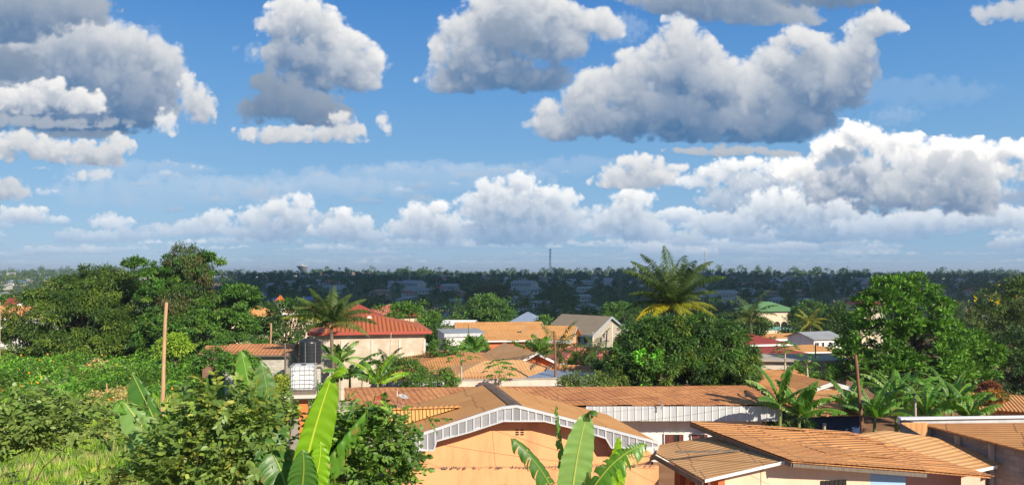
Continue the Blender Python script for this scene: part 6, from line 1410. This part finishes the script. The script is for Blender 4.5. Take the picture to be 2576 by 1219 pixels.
for i, (u, Y) in enumerate([(2010, 330), (2060, 300), (2140, 270), (2105, 340), (2230, 330), (2420, 300), (2290, 340), (2460, 270), (1500, 330), (1010, 300), (900, 290), (1090, 320), (330, 330), (650, 300), (1640, 330), (560, 330), (40, 330), (120, 350), (1150, 300), (2530, 330)]): add_house(u, Y, [2, 0, 3, 2, 1, 2, 2, 1][i % 8])
used = set()
for x, Y, k in spots:
    if k in used: o = protos[k].copy(); C.objects.link(o)
    else: o = protos[k]; used.add(k)
    o.location = (x, Y, gzf(x, Y)); o.rotation_euler = (0, 0, rh.uniform(-.7, .7)); s = rh.uniform(.72, 1.1); o.scale = (s, s, s)
    tag(o, FP[k][0], 'house', ['grey roofed houses', 'gabled white houses', 'brown roofed houses', 'red roofed houses', 'two storey buildings', 'blue roofed buildings'][k] + ' on the far hillside')
for k in range(6):
    if k not in used: bpy.data.objects.remove(protos[k])

# trees one can tell apart: the nearest 290 between the village and the slope
def tree_proto(name, seed, shape, pal, nq=520, leaf=.62):
    rng = np.random.default_rng(seed); bl = []
    if shape == 'round': bl = [((0, 0, 5.6), (3.2, 3.2, 2.6)), ((1.6, .6, 4.4), (2.2, 2.2, 1.9)), ((-1.7, -.4, 4.2), (2.2, 2.2, 1.9)), ((.2, -1.6, 4.0), (2.2, 2, 1.8))]
    elif shape == 'tall': bl = [((0, 0, 7.4), (2.2, 2.2, 2.8)), ((.9, .2, 5.2), (2.4, 2.2, 2.2)), ((-1, 0, 4.4), (2.2, 2.2, 2)), ((.1, -.6, 3.2), (2.2, 2.2, 1.6))]
    elif shape == 'wide': bl = [((-2.2, 0, 5.0), (2.8, 2.6, 1.5)), ((2.2, .3, 5.3), (2.8, 2.6, 1.6)), ((0, -.5, 6.0), (2.6, 2.6, 1.5)), ((0, 0, 4.0), (3.4, 2.8, 1.3))]
    else: bl = [((-2.6, 0, 9.4), (2.6, 2.4, .8)), ((2.4, .3, 9.9), (2.8, 2.6, .8)), ((0, -.5, 10.6), (2.4, 2.4, .7)), ((.6, 0, 8.6), (1.6, 1.6, .6))]
    per = 14; (V, F, cc), cen = crown_arrays(bl, nq // per, per, .8, leaf, leaf * .5, pal, rng, droop=.3, up=.35, inner=.15, jit=.22)
    root = empty(name); npmesh('crown', V, F, M['leaf_far'], root, cc)
    tb = MB(); tb.tube([(0, 0, -.8), (.1, 0, 2), (0, .1, 5.4 if shape != 'umbrella' else 9.4)], [.34, .24, .1], 6, cap=False)
    tb.build('trunk', M['bark'], root, smooth=True); return root
G_FAR = [(.045, .085, .018), (.06, .11, .022), (.035, .07, .018), (.075, .12, .025)]
TP = [('round crowned green tree in the valley beyond the houses', tree_proto('valley_tree', 1, 'round', G_FAR), 'round trees in the valley'), ('tall narrow crowned tree in the valley beyond the houses', tree_proto('valley_tree', 2, 'tall', G_FAR), 'tall trees in the valley'),
      ('wide spreading tree in the valley beyond the houses', tree_proto('valley_tree', 3, 'wide', [(.07, .115, .022), (.085, .14, .028), (.055, .09, .02)]), 'spreading trees in the valley'), ('dark dense tree in the valley beyond the houses', tree_proto('valley_tree', 4, 'round', G_DARK), 'dark trees in the valley'),
      ('light green tree in the valley beyond the houses', tree_proto('valley_tree', 5, 'tall', G_LIGHT[:3] + G_MID), 'light green trees in the valley')]
# windows of the view kept open toward things that stand behind: u0, u1, v0, v1, distance
KEEP = [(870, 1010, 757, 812, 88), (1140, 1365, 805, 850, 92), (1118, 1200, 802, 818, 115), (1265, 1365, 783, 810, 148), (1392, 1582, 792, 880, 183), (1900, 1990, 742, 822, 188), (2022, 2116, 832, 866, 95), (1845, 1990, 834, 880, 82), (600, 672, 766, 800, 115), (690, 722, 738, 760, 148),
        (25, 105, 738, 768, 124), (0, 80, 766, 816, 106), (2160, 2218, 746, 800, 150), (2338, 2402, 722, 757, 288), (2130, 2200, 790, 830, 80), (1960, 2035, 836, 852, 116)]
def blocked(u, Y, rad, top):
    ru = rad / Y * KF; vt = HZ + (CZ - top) / Y * KF
    for a, b_, c_, d_, dist in KEEP:
        if Y < dist and u + ru > a and u - ru < b_ and vt < d_ - 2: return True
    return False
rt = random.Random(9); cnt = 0; first = set(); tries = 0
while cnt < 270 and tries < 9000:
    tries += 1; Y = 112 + 240 * rt.random() ** .9; u = rt.uniform(-80, 2660); k = rt.choices(range(5), [5, 3, 3, 4, 2])[0]; s = rt.uniform(.65, 1.15) * (1 if Y > 160 else .85)
    x = (u - 1288) / KF * Y; g_ = gzf(x, Y)
    if blocked(u, Y, 3.6 * s, g_ + 8.4 * s): continue
    if any(abs(a - x) < 7 and 0 < b_ - Y < 14 for a, b_, _ in spots) and rt.random() < .8: continue
    lb_, pr_, gp_ = TP[k]
    if k in first: o = copy_tree(pr_)
    else: o = pr_; first.add(k)
    o.location = (x, Y, g_ - .3); o.rotation_euler = (0, 0, rt.uniform(0, 6.28)); o.scale = (s * rt.uniform(.9, 1.15), s, s * rt.uniform(.85, 1.1)); tag(o, lb_, 'tree', gp_); cnt += 1

# the wooded slope and ridge beyond: one mass
def woodland(name, n, y0, y1, hmin, hmax, pal, seed, nq, q, pw=1.0, skyline=False):
    rng = np.random.default_rng(seed); Y = y0 + (y1 - y0) * rng.random(n) ** pw; u = rng.uniform(-120, 2700, n); x = (u - 1288) / KF * Y
    hs = np.array([(a, b_) for a, b_, _ in spots]); ok = np.ones(n, bool)
    for a, b_ in hs: ok &= ~((np.abs(x - a) < 9.5) & (b_ - Y < 40) & (b_ - Y > -6))
    cl = np.sin(x / 48 + Y / 75) + np.sin(x / 23 - Y / 39 + 2); ok &= (cl > -1.35)
    ok &= ~((u < 190) & (Y > 430) & (Y < 640) & (rng.random(n) < .85))
    x, Y = x[ok], Y[ok]; n = len(x); h = hmin + (hmax - hmin) * rng.random(n) ** 1.5; w = h * rng.uniform(.4, .75, n); g_ = gz(x, Y)
    m = n * nq; i = np.repeat(np.arange(n), nq); d = unit(rng.standard_normal((m, 3)) + np.array([0, -.35, .45])); d[:, 2] *= .9
    rr = rng.uniform(.55, .95, m) * (1 + .25 * np.sin(d[:, 0] * 5 + i) * np.cos(d[:, 2] * 4 + i * 2))
    cz = np.repeat(g_ + h * .55, nq); pos = np.stack([x[i], Y[i], cz], 1) + d * np.stack([w[i] * .62, w[i] * .62, h[i] * .46], 1) * rr[:, None]
    pal = np.array(pal); t_ = np.repeat(pal[rng.integers(0, len(pal), n)], nq, 0) * (1 + rng.normal(0, .2, (m, 1)))
    ax = unit(rng.standard_normal((m, 3)) + d * .3); V, F, cc = leaf_arrays(pos, ax, d + rng.standard_normal((m, 3)) * .4, q * rng.uniform(.7, 1.4, m), q * .75 * rng.uniform(.7, 1.3, m), np.clip(t_, .004, .5))
    tag(npmesh(name, V, F, M['leaf_far'], None, cc), kind='stuff')
woodland('woodland', 1500, 330, 620, 5, 10.5, G_FAR, 51, 90, 1.15)
woodland('woodland', 2600, 600, 1300, 5, 11, G_FAR, 52, 60, 1.7)
woodland('woodland', 420, 1150, 1500, 6, 19, G_FAR, 53, 130, 1.7)
woodland('woodland', 700, 1500, 3200, 8, 16, G_FAR, 54, 30, 3.2)
woodland('woodland', 900, 4200, 6500, 12, 26, G_FAR, 55, 22, 7)
# trees standing above the ridge line
ru_ = tree_proto('ridge_tree', 6, 'umbrella', G_FAR, 420, .8); rr_ = tree_proto('ridge_tree', 7, 'round', G_DARK, 420, .8); f1_ = f2_ = True
for u, Y, s, um in [(862, 1000, 1.9, 0), (876, 1005, 1.5, 0), (1318, 1100, 1.7, 0), (1105, 1250, 1.3, 1), (2370, 1300, 1.7, 1), (2080, 1250, 1.3, 1), (2120, 1250, 1.4, 1), (2150, 1260, 1.2, 1), (2180, 1280, 1.4, 1), (2055, 1260, 1.1, 1), (600, 1100, 1.3, 0), (690, 1150, 1.2, 0), (830, 1200, 1.3, 0), (1000, 1250, 1.2, 0), (1190, 1250, 1.1, 0), (1450, 1200, 1.3, 0), (1500, 1220, 1.2, 1), (1560, 1200, 1.2, 0), (1830, 1200, 1.2, 0), (1950, 1220, 1.1, 0), (2250, 1280, 1.1, 0), (70, 1100, 1.6, 0), (20, 1000, 1.4, 0), (165, 1200, 1.1, 1), (240, 1250, 1.2, 1), (1270, 1200, 1.2, 0), (1620, 1250, 1.2, 0),
                      (2495, 560, 1.75, 0), (2515, 565, 1.9, 0), (2535, 570, 2.0, 0), (2555, 575, 1.9, 0), (2475, 580, 1.5, 0), (2570, 590, 1.6, 0)]:
    x = (u - 1288) / KF * Y; src = ru_ if um else rr_; new = (f1_ if um else f2_)
    o = src if new else copy_tree(src)
    if um: f1_ = False
    else: f2_ = False
    o.location = (x, Y, gzf(x, Y)); o.scale = (s * 1.1, s, s); o.rotation_euler = (0, 0, u * .7); tag(o, 'umbrella crowned tree standing above the far ridge line' if um else 'dark round tree rising above the far ridge line', 'tree', 'umbrella trees on the ridge' if um else 'dark round trees on the ridge')
# water tower and two lattice masts
Yw = 1150; xw = (761 - 1288) / KF * Yw; gw = gzf(xw, Yw); zc = lambda v, Y: CZ + (HZ - v) / KF * Y - gw
wt_ = empty('water_tower', (xw, Yw, gw), 0, 'cone shaped grey concrete water tower on the ridge', 'water tower')
zr_ = zc(669.5, Yw); zb_ = zc(684, Yw); mb = MB(); mb.lathe((0, 0, 0), [(2.2, -1), (1.7, zb_ - .4)], 20); mb.build('shaft', M['far_white'], wt_)
mb = MB(); mb.lathe((0, 0, 0), [(1.9, zb_ - .4), (8.3, zr_ - .5)], 32); mb.build('bowl', plain('grey_tower_concrete', (.42, .42, .42), .9, 0, .3, .3), wt_)
mb = MB(); mb.lathe((0, 0, 0), [(8.6, zr_ - .5), (8.6, zr_ + .3), (1.4, zr_ + 2.2), (1.2, zr_ + 2.3), (1.2, zr_ + 3.6), (.2, zr_ + 4.0)], 32); mb.build('cap', M['far_white'], wt_)
def lattice(label, u, Y, vt, w):
    x = (u - 1288) / KF * Y; g_ = gzf(x, Y); H = CZ + (HZ - vt) / KF * Y - g_
    rt_ = empty('lattice_mast', (x, Y, g_), .4, label, 'mast'); mb = MB(); n = 16
    for s in ((-1, -1), (1, -1), (1, 1), (-1, 1)): mb.tube([(s[0] * w, s[1] * w, -1), (s[0] * w * .45, s[1] * w * .45, H)], .16, 4)
    for i in range(n):
        z0, z1 = H * i / n, H * (i + 1) / n; a, b_ = w * (1 - .55 * i / n), w * (1 - .55 * (i + 1) / n)
        for (p, q) in (((-1, -1), (1, -1)), ((1, -1), (1, 1)), ((1, 1), (-1, 1)), ((-1, 1), (-1, -1))):
            mb.tube([(p[0] * a, p[1] * a, z0), (q[0] * b_, q[1] * b_, z1)], .1, 4, cap=False)
    mb.build('lattice', plain('mast_steel', (.40, .40, .41), .6, .2, .2, .5), rt_)
    for i, (dx, dy, z) in enumerate([(1.0, -1, .96), (-1.1, -.8, .93), (0, 1.1, .95), (.9, -1, .84), (-.8, -1, .72)]):
        mb = MB(); mb.box((dx, dy, H * z), (.7, .7, 2.2)); mb.build('antenna', M['trim_white'], rt_)
lattice('tall steel lattice mast with antennas standing on the ridge in the middle', 1384, 1150, 625, 1.5)
lattice('second lattice mast on the ridge, partly behind the tall coconut palm', 1774, 1250, 632, 1.35)

# ------------------------------------------------------------------ the air
hb = MB(); hb.box((0, 4200, -24), (30000, 11000, 156)); hz = hb.build('haze', bpy.data.materials.new('air'))
hm = hz.data.materials[0]; hm.use_nodes = True; ht_ = hm.node_tree; ht_.nodes.clear(); ho = ht_.nodes.new('ShaderNodeOutputMaterial'); hv = ht_.nodes.new('ShaderNodeVolumePrincipled')
hv.inputs['Color'].default_value = (.78, .89, 1.0, 1); hv.inputs['Density'].default_value = 1.9e-4; hv.inputs['Anisotropy'].default_value = .2; ht_.links.new(hv.outputs[0], ho.inputs['Volume'])
hz.display_type = 'WIRE'; tag(hz, kind='stuff')
